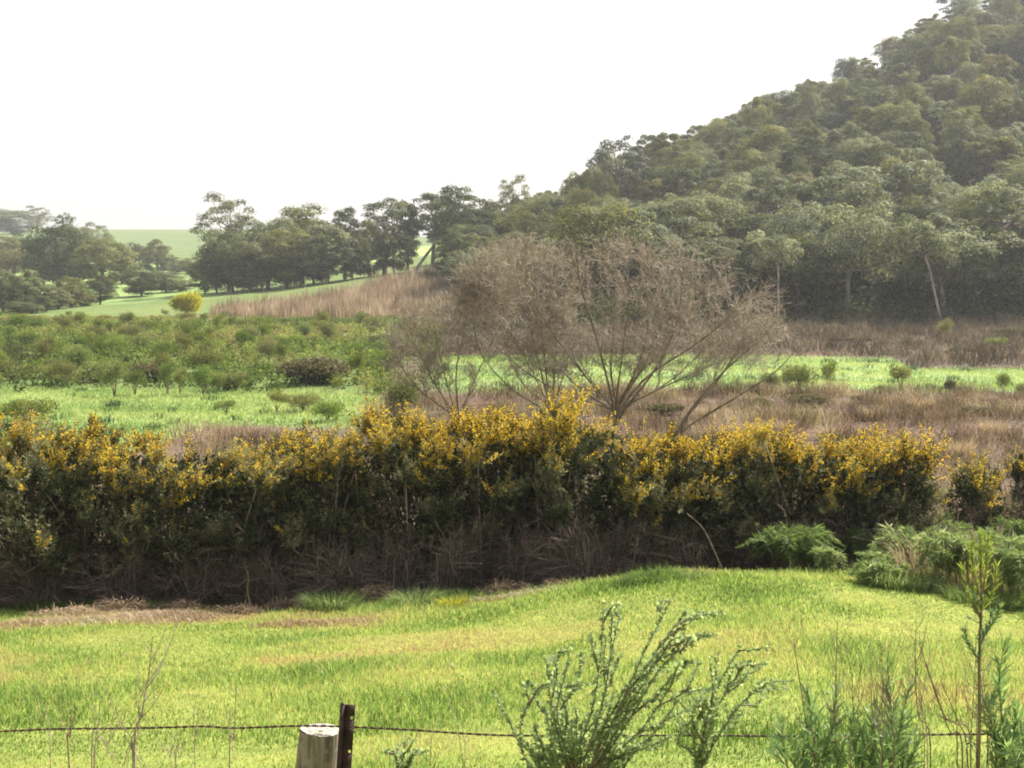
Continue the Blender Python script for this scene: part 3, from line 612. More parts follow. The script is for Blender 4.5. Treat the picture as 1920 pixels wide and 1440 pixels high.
# ------------------------------------------------------------------ valley shrubs
SH = {}
def shrub_variant(key, seed, H, Wd, mat, kind='dome', n=1500, leaf=.12):
    n = int(n * 1.7)
    r = np.random.default_rng(seed)
    ns = 9 if kind != 'vase' else 7
    tips = []; sp0 = []; sp1 = []; r0 = []; r1 = []
    for i in range(ns):
        th = i * 2.4 + r.normal(0, .3); sp = r.uniform(.25, 1.0) * Wd * (.42 if kind != 'vase' else .4)
        tip = np.array([sp * math.cos(th), sp * math.sin(th), H * r.uniform(.6, .92)]); p = curve([(0, 0, -.1), tip * np.array([.35, .35, .5]), tip], 5)
        sp0.append(p[:-1]); sp1.append(p[1:]); r0.append(np.linspace(.03, .012, 4)); r1.append(np.linspace(.025, .008, 4)); tips.append(tip)
    tw = segs(np.concatenate(sp0), np.concatenate(sp1), np.concatenate(r0), np.concatenate(r1), 4)
    ncl = 22 if kind != 'vase' else 11; cp = []
    for i in range(ncl):
        t = tips[i % ns] * r.uniform(.75, 1.05) if kind == 'vase' else np.array([*(unit(r.normal(size=2)) * math.sqrt(r.random()) * Wd * .36), 0])
        if kind != 'vase':
            rr = np.hypot(t[0], t[1]) / (Wd * .5); t[2] = H * (r.uniform(.02, .28) + (.5 * r.uniform(.5, 1)) * math.sqrt(max(0, 1 - rr ** 2)))
        cr = r.uniform(.16, .26) * Wd; m = n // ncl; d = rdir(m, r)
        p = t + d * cr * np.array([1, 1, .75]) * (r.uniform(.3, 1.05, m) ** .6)[:, None]; p[:, 2] = np.maximum(p[:, 2], .08)
        cp.append(leaves(p, unit(d * .5 + rdir(m, r) + np.array([0, 0, .7])), r.uniform(.7, 1.4, m) * leaf, leaf * .45, np.clip(r.normal(.5, .12) + r.normal(0, .15, m) + .25 * (p[:, 2] / H - .5), 0, 1), r))
    a = mk('stems', [tw], M['limb']); b = mk('foliage', cp, M[mat]); SH[key] = (a.data, b.data, H, Wd)
    bpy.data.objects.remove(a); bpy.data.objects.remove(b)
for i in range(3):
    shrub_variant(('g', i), 300 + i, 2, 2.6, 'scrub', 'dome', 2000); shrub_variant(('o', i), 310 + i, 2, 2.6, 'scrub_olive', 'dome', 2000)
    shrub_variant(('v', i), 320 + i, 2, 2.2, ['scrub', 'scrub_olive', 'scrub'][i], 'vase', 1100)
shrub_variant(('b', 0), 330, 2, 2.8, 'brownbush', 'dome', 2300, .2); shrub_variant(('y', 0), 331, 2, 2.4, 'yellowbush', 'dome', 2600, .16)
def shrub(key, px, top, d, wpx, label, name='valley_shrub', cat='shrub', group='shrubs on the valley floor'):
    a, b, H0, W0 = SH[key]; g_ = gpt(px, d); H = max(.25, float(at(px, top, d)[2]) - g_[2]); s = wpx * px2m(d) / W0
    e = empty(name, g_, random.uniform(0, 6.28), (s, s, H / H0)); tag(e, label, cat, group)
    inst('stems', a, e); inst('foliage', b, e); return e
SHR = [
 (('g', 0), 45, 738, 58, 116, 'large bright green shrub at the left edge just above the gorse'),
 (('g', 1), 120, 690, 80, 74, 'green shrub left of the two little tree like shrubs at the meadow edge'),
 (('v', 1), 212, 680, 73, 58, 'little tree like shrub at the upper meadow edge, left of its brown twin'),
 (('v', 0), 250, 688, 73.5, 50, 'brownish little tree like shrub at the upper meadow edge'),
 (('v', 2), 312, 678, 73, 40, 'narrow upright shrub at the meadow edge, right of the brownish one'),
 (('v', 1), 335, 690, 74, 34, 'slim shrub close right of the narrow upright one at the meadow edge'),
 (('v', 2), 378, 684, 73, 46, 'leafy upright shrub with bare legs at the middle of the meadow edge'),
 (('g', 2), 408, 690, 76, 52, 'dark green shrub over the shaded strip at the meadow edge'),
 (('o', 0), 440, 690, 76, 56, 'olive shrub right of the dark one at the meadow edge'),
 (('v', 0), 421, 748, 62, 48, 'lone vase shaped shrub standing in the bright meadow'),
 (('v', 1), 516, 732, 62, 50, 'upright olive shrub at the right end of the bright meadow'),
 (('o', 1), 566, 728, 62, 76, 'low olive shrub right of the upright one at the meadow end'),
 (('g', 0), 612, 745, 58, 70, 'low yellow green shrub among pale dead grass at the meadow end'),
 (('b', 0), 590, 662, 80, 150, 'big dark brown leafless bush in the middle of the valley scrub'),
 (('g', 1), 612, 652, 84, 120, 'broad green topped shrub rising behind the big dark brown bush'),
 (('o', 2), 545, 668, 86, 76, 'olive shrub at the left of the big dark brown bush'),
 (('g', 2), 690, 668, 86, 62, 'green shrub between the big brown bush and the bare trees'),
 (('o', 0), 755, 700, 60, 84, 'twiggy olive shrub under the leftmost bare tree'),
 (('o', 2), 792, 590, 120, 90, 'olive green shrub behind the leftmost bare tree'),
 (('g', 0), 690, 594, 168, 100, 'bright green low hedge shrub at the foot of the reed bank'),
 (('g', 2), 585, 600, 166, 80, 'flat green shrub left of the bright one at the foot of the reed bank'),
 (('g', 1), 500, 606, 160, 70, 'small green shrub at the left foot of the reed bank'),
 (('v', 2), 1556, 676, 73, 36, 'slim upright shrub on the left part of the right green strip'),
 (('v', 1), 1692, 684, 72.5, 52, 'round headed shrub on two legs in the right green strip'),
 (('b', 0), 1784, 708, 72, 24, 'small brown stump like bush at the lower edge of the green strip'),
 (('v', 2), 1886, 700, 71, 34, 'upright green shrub on the green strip near the right frame edge'),
 (('o', 1), 1500, 668, 74, 70, 'olive and brown shrub at the left start of the right green strip'),
 (('o', 0), 1448, 690, 72, 44, 'small faint shrub below the right end of the bare trees'),
 (('g', 1), 1868, 628, 112, 50, 'yellow green shrub in the bramble above the green strip'),
 (('v', 1), 1776, 598, 116, 34, 'pale upright shrub in the bramble under the wood'),
 (('o', 2), 1925, 712, 70, 40, 'olive shrub cut by the right frame edge on the green strip'),
]
for a in SHR: shrub(*a)
shrub(('y', 0), 350, 540, 184, 60, 'bright yellow flowering bush standing alone on the valley edge', 'flowering_bush', 'bush', None)
# more single shrubs over the valley floor
def valley():
    r = np.random.default_rng(21); pts = []
    t = 0
    while len(pts) < 124 and t < 9000:
        t += 1; y = r.uniform(76, 182); px = r.uniform(-40, 770)
        x = (px - 960) / FPX * y
        if any((x - a) ** 2 + (y - b) ** 2 < 3.0 ** 2 * (y / 100) for a, b, *_ in pts): continue
        if px > 430 and px < 660 and y < 90: continue
        pts.append((x, y, px))
    rows = [(96, 'nearest the meadow'), (112, 'behind the meadow edge'), (130, 'in the valley middle'), (152, 'in the far valley'), (999, 'at the valley edge')]
    acr = [(70, 'at the left frame edge'), (170, 'above the large left shrub'), (270, 'above the tree like pair'), (370, 'below the yellow bush'), (470, 'above the vase shaped shrub'), (570, 'above left of the brown bush'), (670, 'above the brown bush'), (999, 'left of the bare trees')]
    for x, y, px in pts:
        fam = r.choice(['g', 'g', 'o', 'v', 'b'], p=[.25, .15, .27, .31, .02]); key = (fam, 0 if fam == 'b' else int(r.integers(3)))
        H = r.uniform(.9, 2.3) * (.65 if y > 160 else 1); W_ = r.uniform(1.3, 2.7) if fam != 'v' else r.uniform(1.0, 1.8)
        a, b, H0, W0 = SH[key]
        e = empty('valley_shrub', (x, y, float(gz(x, y))), r.uniform(0, 6.28), (W_ / W0, W_ / W0, H / H0))
        nm = {'g': 'green', 'o': 'olive', 'v': 'leggy green', 'b': 'brown'}[fam]; sz = 'low ' if H < 1.45 else ('tall ' if H > 2.1 else ''); wd = 'wide ' if W_ > 2.3 else ('small ' if W_ < 1.5 else '')
        tag(e, f'{sz}{wd}{nm} shrub ' + next(n for l, n in rows if y < l) + ', ' + next(n for l, n in acr if px < l), 'shrub', 'shrubs on the valley floor')
        inst('stems', a, e); inst('foliage', b, e)
valley()

# ------------------------------------------------------------------ bare trees
def bare_tree(name, label, base, limbs, env, seed, twigs=1.0, r0=.11):
    """base (px, d); limbs: photo polylines; env: ellipse (cx, cy, ax, ay) in photo pixels the twigs stay inside"""
    r = np.random.default_rng(seed); pxb, d = base; B = gpt(pxb, d)
    e = empty(name, B); tag(e, label, 'tree', 'leafless trees behind the hedge'); m = px2m(d)
    es = [1.0]; tr = []; A0 = []; A1 = []; R0 = []; R1 = []; RN = []
    def inside(p):
        q = p + B; px = 960 + q[0] / q[1] * FPX; py = 500 - q[2] / q[1] * FPX
        if py > 735 + 25 * r.normal(): return False
        return ((px - env[0]) / env[2]) ** 2 + ((py - env[1]) / env[3]) ** 2 < es[0] + r.normal(0, .2)
    def grow(p, dr, L, rad, lev):
        ns = 3 if lev < 3 else 2
        pts = [p]
        for s in range(ns):
            dr = dr + r.normal(0, .16 + .03 * lev, 3) + np.array([0, 0, .09]); dr /= np.linalg.norm(dr)
            q = pts[-1] + dr * L / ns
            A0.append(pts[-1]); A1.append(q); a = rad * (1 - .55 * s / ns); b = rad * (1 - .55 * (s + 1) / ns); R0.append(a); R1.append(b); RN.append(np.clip(r.normal(.35 + .08 * lev, .18), 0, 1))
            pts.append(q)
            if not inside(q): return
            if lev < 4:
                for c in range(int(r.poisson([1.7, 1.65, 1.5, 1.0][lev] * twigs))):
                    t = r.random(); s0 = pts[-2] * (1 - t) + q * t
                    side = r.normal(size=3); side -= dr * side.dot(dr); side /= np.linalg.norm(side)
                    ang = r.uniform(.45, .95); nd = dr * math.cos(ang) + side * math.sin(ang)
                    grow(s0, nd, L * r.uniform(.5, .78), max(rad * .5, .0075), lev + 1)
    for pl in limbs:
        es[0] = r.uniform(.80, 1.12); dep = r.uniform(-2.2, 2.2)
        P = [np.zeros(3)]
        for i, (px, py) in enumerate(pl): P.append(at(px, py, d + dep * (i + 1) / len(pl)) - B)
        c = curve(P, 12); rr = np.linspace(r0, r0 * .30, 12) * r.uniform(.5, 1.0)
        tr.append(tube_parts(c, rr, 7))
        for i in range(2, 12):
            dr = unit(c[i] - c[i - 1])
            for q in range(int(r.poisson(1.5 * twigs * (.4 + i / 12)))):
                side = r.normal(size=3); side -= dr * side.dot(dr); side /= np.linalg.norm(side); ang = r.uniform(.4, .9)
                grow(c[i], dr * math.cos(ang) + side * math.sin(ang), r.uniform(.9, 1.7), rr[i] * .42, 1)
        grow(c[-1], unit(c[-1] - c[-2]), 1.9, rr[-1], 0)
    smooth(mk('limbs', tr, M['limb'], e))
    A0 = np.array(A0); A1 = np.array(A1); R0 = np.array(R0); R1 = np.array(R1)
    mk('twigs', [segs(A0, A1, R0, R1, 3, np.array(RN))], M['twig'], e); return len(A0)
NT = 0
NT += bare_tree('bare_tree', 'largest leafless tree with spreading mossy limbs behind the middle of the hedge', (1152, 53),
  [[(1150, 770), (1100, 700), (1060, 620), (1040, 530)], [(1155, 765), (1145, 690), (1150, 600), (1130, 500)], [(1160, 760), (1190, 700), (1215, 620), (1210, 510)], [(1160, 765), (1180, 720), (1235, 665), (1290, 600), (1330, 520)],
   [(1165, 765), (1215, 705), (1290, 655), (1350, 610), (1400, 560)], [(1170, 770), (1230, 690), (1270, 600), (1280, 500)], [(1150, 760), (1120, 640), (1090, 540), (1080, 480)], [(1155, 755), (1170, 640), (1180, 540), (1175, 470)], [(1160, 770), (1250, 720), (1340, 640), (1420, 600)], [(1150, 772), (1105, 740), (1050, 690), (1000, 600)], [(1158, 772), (1215, 740), (1300, 700), (1370, 670)], [(1148, 765), (1085, 690), (1020, 600), (985, 530)], [(1160, 760), (1205, 690), (1240, 600), (1235, 490)], [(1150, 770), (1060, 740), (990, 700), (930, 650)]],
  (1190, 620, 285, 186), 41, 1.1, .066)
NT += bare_tree('bare_tree', 'thin leafless tree leaning right over the brown bracken', (1276, 51),
  [[(1280, 790), (1330, 725), (1375, 680), (1405, 655)], [(1285, 785), (1345, 715), (1385, 650), (1400, 610)], [(1290, 800), (1380, 745), (1450, 700), (1480, 670)]], (1385, 660, 105, 100), 42, .9, .06)
NT += bare_tree('bare_tree', 'many stemmed leafless tree left of the largest one', (1035, 54),
  [[(1030, 770), (1000, 700), (960, 630), (925, 560)], [(1032, 770), (1010, 680), (990, 590), (970, 500)], [(1036, 770), (1040, 690), (1045, 600), (1040, 500)], [(1034, 765), (980, 720), (945, 640), (935, 540)], [(1038, 765), (1060, 690), (1075, 600), (1070, 490)], [(1030, 775), (960, 730), (900, 660), (885, 580)], [(1030, 760), (1018, 640), (1005, 540), (1000, 480)]],
  (985, 608, 172, 166), 43, 1.22, .055)
NT += bare_tree('bare_tree', 'low leafless tree leaning left, the leftmost of the bare trees', (862, 53),
  [[(850, 775), (815, 720), (785, 660), (765, 610)], [(852, 770), (830, 690), (815, 620), (810, 570)], [(860, 775), (855, 700), (870, 620), (880, 560)], [(848, 778), (790, 735), (755, 690), (735, 650)], [(866, 770), (900, 690), (930, 620), (940, 560)]],
  (845, 668, 138, 124), 44, 1.2, .045)
print('twig segments', NT)

# ------------------------------------------------------------------ gorse hedge
def gorse(label, px, top, d, wpx, seed, bloom=1.0, tone=0.0, low=0.12, H=None, dead=1.0, up=.55):
    r = np.random.default_rng(seed); B = gpt(px, d); zt = float(at(px, top, d)[2]); H = (zt - B[2]) if H is None else H
    e = empty('gorse_bush', B); tag(e, label, 'bush', 'gorse bushes of the flowering hedge')
    rx = wpx * px2m(d) * .56; ry = 1.2
    nsp = int(80 * rx / 1.3 * H / 3); per = 17; ns = nsp * per
    sth = r.uniform(0, 6.283, nsp); szr = low + (1 - low) * r.random(nsp) ** .86; ph = r.uniform(0, 6.28, 4)
    sprof = np.sqrt(np.clip(1 - np.abs((szr - .58) / .60) ** 2.3, .04, 1)); sl_ = 1 + .2 * np.sin(3 * sth + ph[0]) + .15 * np.sin(5 * sth + 9 * szr + ph[1])
    sin_ = np.where(szr > .74, np.sqrt(r.random(nsp)), r.uniform(.70, 1.02, nsp)); slx = np.cos(sth) * sprof * sl_ * sin_
    SC_ = np.stack([slx * rx, np.sin(sth) * ry * sprof * sl_ * sin_, H * szr * (1.03 - .24 * slx ** 2 + .07 * np.sin(2.6 * slx + ph[2]) * szr) + r.normal(0, .09, nsp)], 1)
    SO = np.stack([SC_[:, 0] * .35, SC_[:, 1] * .35, SC_[:, 2] * .62 - .1], 1)
    SD = unit(unit(SC_ - SO) + np.array([.34, 0, up]) * (.30 + szr[:, None]) + r.normal(0, .22, (nsp, 3)))
    SL = r.uniform(.40, .80, nsp)
    D = unit(np.repeat(SD, per, 0) + r.normal(0, .42, (ns, 3))); L = np.repeat(SL, per) * r.uniform(.45, 1.05, ns)
    zr = np.repeat(szr, per); lx = np.repeat(slx, per); th = np.repeat(sth, per); sb = np.repeat(r.normal(0, 1, nsp), per)
    T = np.repeat(SC_ - SD * SL[:, None] * .7, per, 0) + r.normal(0, .05, (ns, 3)) + D * L[:, None]
    base = T - D * L[:, None]
    k = r.choice(ns, min(ns, 110), replace=False); root = np.stack([r.normal(0, rx * .30, len(k)), r.normal(0, .3, len(k)), np.full(len(k), -.05)], 1)
    mid = root * .6 + base[k] * .4 + np.array([0, 0, .15]) * H * .6 * r.random((len(k), 1))
    P = [(1 - t) ** 2 * root + 2 * t * (1 - t) * mid + t * t * base[k] for t in np.linspace(0, 1, 6)]
    rv = r.random(len(k))
    sp = [segs(P[i], P[i + 1], .020 - .0028 * i, .0172 - .0028 * i, 4, rv) for i in range(5)]
    # arching dead stems over the lower front, some bleached
    nd = int(330 * dead * rx / 1.3); a = r.uniform(3.14, 6.283, nd) + r.normal(0, .5, nd); tw = []
    c0 = np.stack([np.cos(a) * rx * r.uniform(.1, .8, nd), np.sin(a) * ry * r.uniform(.3, .9, nd), r.uniform(0, .5, nd) * H * r.random(nd)], 1)
    dd = unit(np.stack([np.cos(a) * .6 + r.normal(0, .35, nd), np.sin(a) * .5, r.uniform(.2, 1.3, nd)], 1)); dl = r.uniform(.35, 1.0, nd)[:, None]; cv = np.clip(r.normal(.3, .25, nd), 0, 1)
    p0 = c0
    for i in range(4):
        p1 = p0 + dd * dl / 4; tw.append(segs(p0, p1, .007 - .0013 * i, .0057 - .0013 * i, 3, cv)); dd = unit(dd + np.array([0, 0, -.22]) + r.normal(0, .12, (nd, 3)))
        for s_ in range(2):
            t = r.random((nd, 1)); q0 = p0 * (1 - t) + p1 * t; tw.append(segs(q0, q0 + unit(dd + r.normal(0, .6, (nd, 3))) * dl * .28, .0035, .002, 3, cv))
        p0 = p1
    mk('stems', sp, M['deadtwig'], e); mk('dead_twigs', tw, M['deadtwig'], e)
    m = 30; t = np.linspace(.02, 1, m)
    pos = base[:, None] + D[:, None] * (L[:, None, None] * t[None, :, None]) + r.normal(0, .006, (ns, m, 3))
    dirs = unit(D[:, None] * .75 + rdir(ns * m, r).reshape(ns, m, 3) * .9)
    grey = np.clip(.40 + tone + .24 * t[None] + .19 * sb[:, None] + r.normal(0, .10, (ns, 1)) + r.normal(0, .08, (ns, m)), 0, 1)  # some sprays toned lighter, front-lit variation put into the leaf colour
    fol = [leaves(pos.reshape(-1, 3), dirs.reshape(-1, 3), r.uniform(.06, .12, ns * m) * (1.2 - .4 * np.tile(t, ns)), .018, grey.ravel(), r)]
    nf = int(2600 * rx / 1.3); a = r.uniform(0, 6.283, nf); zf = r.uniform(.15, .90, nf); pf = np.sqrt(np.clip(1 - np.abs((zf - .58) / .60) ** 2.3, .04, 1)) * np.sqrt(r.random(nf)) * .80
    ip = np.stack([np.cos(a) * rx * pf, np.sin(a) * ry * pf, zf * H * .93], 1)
    fol.append(leaves(ip, rdir(nf, r) + np.array([0, 0, .5]), r.uniform(.10, .22, nf), .05, np.clip(r.normal(.2, .12, nf), 0, 1), r))  # dark fill leaves added inside, shade of the interior put into their colour
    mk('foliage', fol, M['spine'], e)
    hh = zr - .10 * np.abs(lx)
    pb = np.clip(sstep(.68, .88, hh + .05 * sb) * (.86 + .25 * np.sin(4 * th + seed * 1.7)) + .14 * (sb > 1.0) * (zr > .35), 0, .9) * bloom; pb = np.minimum(pb, .95)
    b = r.random(ns) < pb; nb = int(b.sum())
    if nb:
        m = 40; t = r.uniform(.25, 1.02, (nb, m))
        pos = base[b][:, None] + D[b][:, None] * (L[b][:, None] * t)[..., None] + r.normal(0, .020, (nb, m, 3))
        fl = leaves(pos.reshape(-1, 3), rdir(nb * m, r) + np.array([0, 0, .5]), r.uniform(.022, .042, nb * m), .028, np.clip(r.normal(.55, .15, (nb, 1)) + r.normal(0, .2, (nb, m)), 0, 1).ravel(), r)
        mk('blossom', [fl], M['flower'], e)
    return e
gorse('gorse at the left frame edge with brownish upright tips and few flowers', 40, 800, 24.6, 250, 1, .5, .18)
gorse('gorse second from the left edge with orange yellow flowers along its top', 190, 806, 25.0, 240, 2, .8)
gorse('gorse with orange flower sprays hanging down its front, third from the left edge', 335, 812, 24.7, 230, 3, .85)
gorse('thinly flowered brownish gorse between the orange one and the tallest part', 480, 826, 24.8, 220, 4, .62, .10)
gorse('evenly yellow gorse just left of the step up in the hedge', 608, 822, 24.9, 200, 5, .8)
gorse('tall gorse with dark bare tips where the hedge steps up', 760, 774, 25.0, 230, 6, .85)
gorse('dense yellow topped gorse in the middle of the hedge', 905, 782, 24.9, 230, 7, 1.25)
gorse('tallest gorse with a yellow plume, below the largest bare tree', 1075, 758, 24.9, 230, 8, 1.1)
gorse('gorse sloping down right of the tallest one, grey stems showing', 1205, 806, 24.7, 200, 9, 1.25, .05)
gorse('bright yellow gorse below the thin leaning bare tree', 1325, 814, 24.8, 210, 10, 1.5)
gorse('dark fronted gorse with a wide yellow top, third from the right end of the hedge', 1455, 812, 24.9, 220, 11, 1.45)
gorse('dark spiky gorse, second from the right end of the hedge', 1590, 818, 25.0, 200, 12, 1.15)
gorse('orange topped gorse at the right end of the unbroken hedge', 1685, 812, 25.3, 150, 13, 1.35)
gorse('small separate gorse standing right of the hedge end', 1838, 852, 27.2, 84, 14, .6)
gorse('yellow gorse cut by the right frame edge', 1958, 820, 27.5, 74, 15, 1.0)
gorse('short gorse filling the dip behind the hedge left of the step', 540, 842, 26.6, 220, 16, .7)
gorse('low back gorse between the tall middle bushes', 990, 800, 26.4, 200, 17, .9)
gorse('low back gorse behind the right half of the hedge', 1390, 830, 26.6, 240, 18, 1.3)

# ------------------------------------------------------------------ clumps along the hedge foot
def tussock(label, px, d, wpx, hpx, mat, seed, n=900, name='grass_tussock', cat='grass clump', lean=(.3, 1.1), w=.012, vb=.5, group=None):
    r = np.random.default_rng(seed); B = gpt(px, d); R_ = wpx * px2m(d) * .5; H = hpx * px2m(d)
    e = empty(name, B); tag(e, label, cat, group)
    a = r.uniform(0, 6.283, n); rr = np.sqrt(r.random(n)) * R_ * .6
    P = np.stack([np.cos(a) * rr * 1.5, np.sin(a) * rr, np.full(n, -.03)], 1); H *= .85 if mat == 'fern' else 1
    x, y = P[:, 0] + B[0], P[:, 1] + B[1]; P[:, 2] += gz(x, y) - B[2]
    mk('blades', [blades(P, H * r.uniform(.35, 1.2, n), w, r.uniform(lean[0], lean[1], n), np.clip(vb + r.normal(0, .2, n), 0, 1), r, az=a + r.normal(0, .5, n))], M[mat], e); return e
TG = 'tussocks along the hedge foot'
tussock('blue green tussock at the field edge, left of the brown heap', 618, 22.2, 110, 52, 'fern', 1, 1100, group=TG, vb=.6)
tussock('green tussock between the two brown heaps at the field edge', 775, 22.0, 100, 52, 'fern', 2, 1000, group=TG, vb=.6)
tussock('dark green tussock on the crest of the field below the hedge', 1222, 21.0, 90, 42, 'fern', 3, 900, group=TG, vb=.4)
tussock('pale green tussock right beside the dark one on the field crest', 1290, 21.2, 80, 36, 'fern', 4, 700, group=TG, vb=.65)
tussock('small yellow flowered tuft between the brown heaps', 848, 21.6, 52, 26, 'yellowbush', 5, 350, group=TG)
tussock('small dark tuft in the dead grass strip at the left', 158, 20.9, 50, 20, 'fern', 6, 260, group=TG, vb=.3)
tussock('grass tuft in shade at the hedge foot near the left edge', 95, 23.6, 190, 34, 'fern', 7, 900, group=TG, vb=.35)
tussock('grass tuft in shade at the hedge foot, right of the left one', 285, 23.4, 110, 30, 'fern', 8, 500, group=TG, vb=.4)
def heap(label, px, d, wpx, hpx, seed, mat='bracken', n=1100):
    r = np.random.default_rng(seed); B = gpt(px, d); R_ = wpx * px2m(d) * .5; H = hpx * px2m(d)
    a = r.uniform(0, 6.283, n); rr = np.sqrt(r.random(n)); z = H * np.sqrt(np.clip(1 - rr ** 2, 0, 1)) * (.75 + .3 * np.sin(3 * a + seed)) * r.uniform(.6, 1, n)
    P = np.stack([np.cos(a) * rr * R_, np.sin(a) * rr * R_ * .6, z], 1)
    o = mk('dead_grass_heap', [leaves(P, unit(rdir(n, r) * np.array([1, 1, .45])), r.uniform(.07, .17, n), .014, np.clip(r.normal(.55, .2, n), 0, 1), r)], M[mat])
    o.location = B; tag(o, label, 'dead grass', 'heaps of dead grass at the hedge foot'); return o
heap('long low heap of brown dead grass at the hedge foot, middle of the photo', 950, 22.6, 120, 34, 1, n=1600)
heap('brown heap of dead stems left of the green tussock at the hedge foot', 700, 22.7, 100, 44, 2, n=1500)
heap('small brown heap beside the thin dead stake at the hedge foot', 535, 22.9, 90, 22, 3)
for i_, (px, d_, w_, h_, lab) in enumerate([(330, 22.7, 110, 22, 'brown heap of dead stems below the gorse with orange sprays'), (440, 22.3, 90, 18, 'low brown heap left of the thin dead stake'), (1060, 22.5, 90, 24, 'brown heap right of the long one at the hedge foot'), (210, 22.6, 120, 24, 'brown heap of litter below the second gorse from the left'), (790, 22.9, 80, 26, 'dark brown heap between the two green tussocks')]):
    heap(lab, px, d_, w_, h_, 10 + i_)
heap('pale heap of dead grass near the left edge of the field', 110, 21.9, 150, 20, 4, 'drygrass', 1300)
def deadbush(label, px, d, wpx, hpx, seed, dirb=(0, 0)):
    r = np.random.default_rng(seed); B = gpt(px, d); R_ = wpx * px2m(d) * .5; H = hpx * px2m(d); n = 260 if seed < 20 else 110
    a = r.uniform(0, 6.283, n); L = r.uniform(.35, 1.15, n); el = r.uniform(.1, 1.5, n)
    a = a + .8 * np.sin(2 * a + seed); D = np.stack([np.cos(a) * np.cos(el) + .35 * math.sin(seed * 2.1), np.sin(a) * np.cos(el) * .7, np.sin(el)], 1)
    T = D * np.stack([L * R_ * 1.3, L * R_ * 1.3, L * H], 1); Mi = T * np.array([.5, .5, .68]); E = T * np.array([1.1, 1.1, .84])
    Z = np.stack([r.normal(0, .15, n), r.normal(0, .10, n), r.uniform(0, .15, n)], 1); Mi = Mi + Z * .9 + r.normal(0, .05, (n, 3)); E = E + Z * .8 + np.array([0, 0, -.08]) + r.normal(0, .08, (n, 3)); pr = []
    pr.append(segs(Z, Mi, .008, .006, 3, r.random(n))); pr.append(segs(Mi, E, .006, .003, 3, r.random(n)))
    for s in range(4):
        t = r.random((n, 1)); q = Mi * (1 - t) + E * t; pr.append(segs(q, q + unit(D + r.normal(0, .8, (n, 3))) * .22, .004, .002, 3, r.uniform(.2, 1, n)))
    o = mk('dead_shrub', pr, M['deadtwig2'] if 'deadtwig2' in M else M['deadtwig']); o.location = B; tag(o, label, 'dead shrub', 'dead brown shrubs under the gorse')
M['deadtwig2'] = leaf_mat('dead_shrub_twig', [(0, (.06, .045, .035)), (.7, (.16, .12, .095)), (1, (.36, .28, .22))], 0, .85, .1)
deadbush('feathery dead brown shrub leaning out under the middle of the hedge', 838, 23.6, 130, 150, 1)
deadbush('rounded dead brown shrub under the tallest gorse', 1105, 23.5, 130, 140, 2)
deadbush('dead brown shrub behind the left brown heap', 640, 23.7, 150, 130, 3)
deadbush('straggly dead shrub between the two brown shrubs in the middle', 975, 23.9, 120, 130, 4)
deadbush('low dead brown shrub at the foot of the field crest', 1225, 23.9, 120, 90, 5)
TP = 'pale straw tussocks in the brown bracken'
for i_, (px, d, wp, hp, lab) in enumerate([(1412, 47, 60, 52, 'pale straw tussock standing out of the bracken right of the thin leaning bare tree'), (1470, 52, 44, 30, 'small pale tussock behind the biggest straw tussock in the bracken'), (1560, 50, 50, 30, 'pale tussock in the bracken below the slim upright shrub'),
   (1640, 56, 46, 28, 'pale tussock in the bracken below left of the round headed shrub'), (1800, 44, 70, 40, 'broad pale tussock in the bracken near the right end of the hedge'), (1870, 50, 50, 30, 'pale tussock in the bracken near the right frame edge'), (610, 44, 70, 60, 'pale straw tussock with tall stalks above the hedge, left of the step up'),
   (668, 46, 50, 40, 'pale straw tussock just left of the step up in the hedge'), (298, 44, 26, 40, 'thin whitish stalk tuft standing before the left meadow'), (1225, 43, 40, 30, 'pale tussock at the foot of the largest bare tree'), (960, 44, 44, 34, 'pale tussock showing above the middle of the hedge'), (1330, 58, 40, 24, 'pale tussock behind the thin leaning bare tree'), (1730, 62, 50, 24, 'low pale tussock by the lower edge of the right green strip'), (540, 50, 40, 30, 'low pale tussock at the right end of the left meadow')]):
    tussock(lab, px, d, wp, hp, 'drygrass', 40 + i_, 420, 'straw_tussock', 'dry grass', (.1, .8), .02, .72, TP)
for i_, (px, top, d, wp, lab) in enumerate([(1245, 752, 60, 80, 'low brown bush right of the largest bare tree base'), (1520, 735, 64, 90, 'wide low brown bush at the lower edge of the green strip'), (1640, 738, 66, 80, 'low brown bush under the round headed shrub'), (1850, 760, 58, 90, 'dark brown bush in the bracken near the right frame edge'), (1420, 742, 62, 70, 'brown bush in the bracken below the right end of the bare trees'), (1900, 612, 130, 80, 'grey brown bramble mound under the wood at the right frame edge'), (1700, 640, 118, 110, 'wide bramble mound on the far edge of the green strip'), (1590, 636, 122, 90, 'bramble mound below the pale leaning trunk'), (1500, 625, 130, 90, 'bramble mound right of the bare trees, under the wood'), (1820, 650, 108, 90, 'low bramble mound left of the yellow green shrub')]):
    shrub(('b', 0), px, top, d, wp, lab, 'brown_bush', 'bush', 'brown bushes right of the bare trees')
for i_, (px, w_, h_, lab) in enumerate([(60, 170, 110, 'drooping dead brush under the left edge of the hedge'), (215, 160, 120, 'matted dead brush under the second gorse from the left'), (360, 170, 120, 'dead brush under the gorse with orange sprays'), (505, 160, 110, 'dead brush behind the thin dead stake'), (745, 130, 150, 'dead brush between the two left brown shrubs'), (1160, 130, 150, 'dead grey brush right below the tallest gorse'), (1300, 120, 100, 'low dead brush beside the slanting bare branch')]):
    deadbush(lab, px, 23.75, w_, h_, 20 + i_)
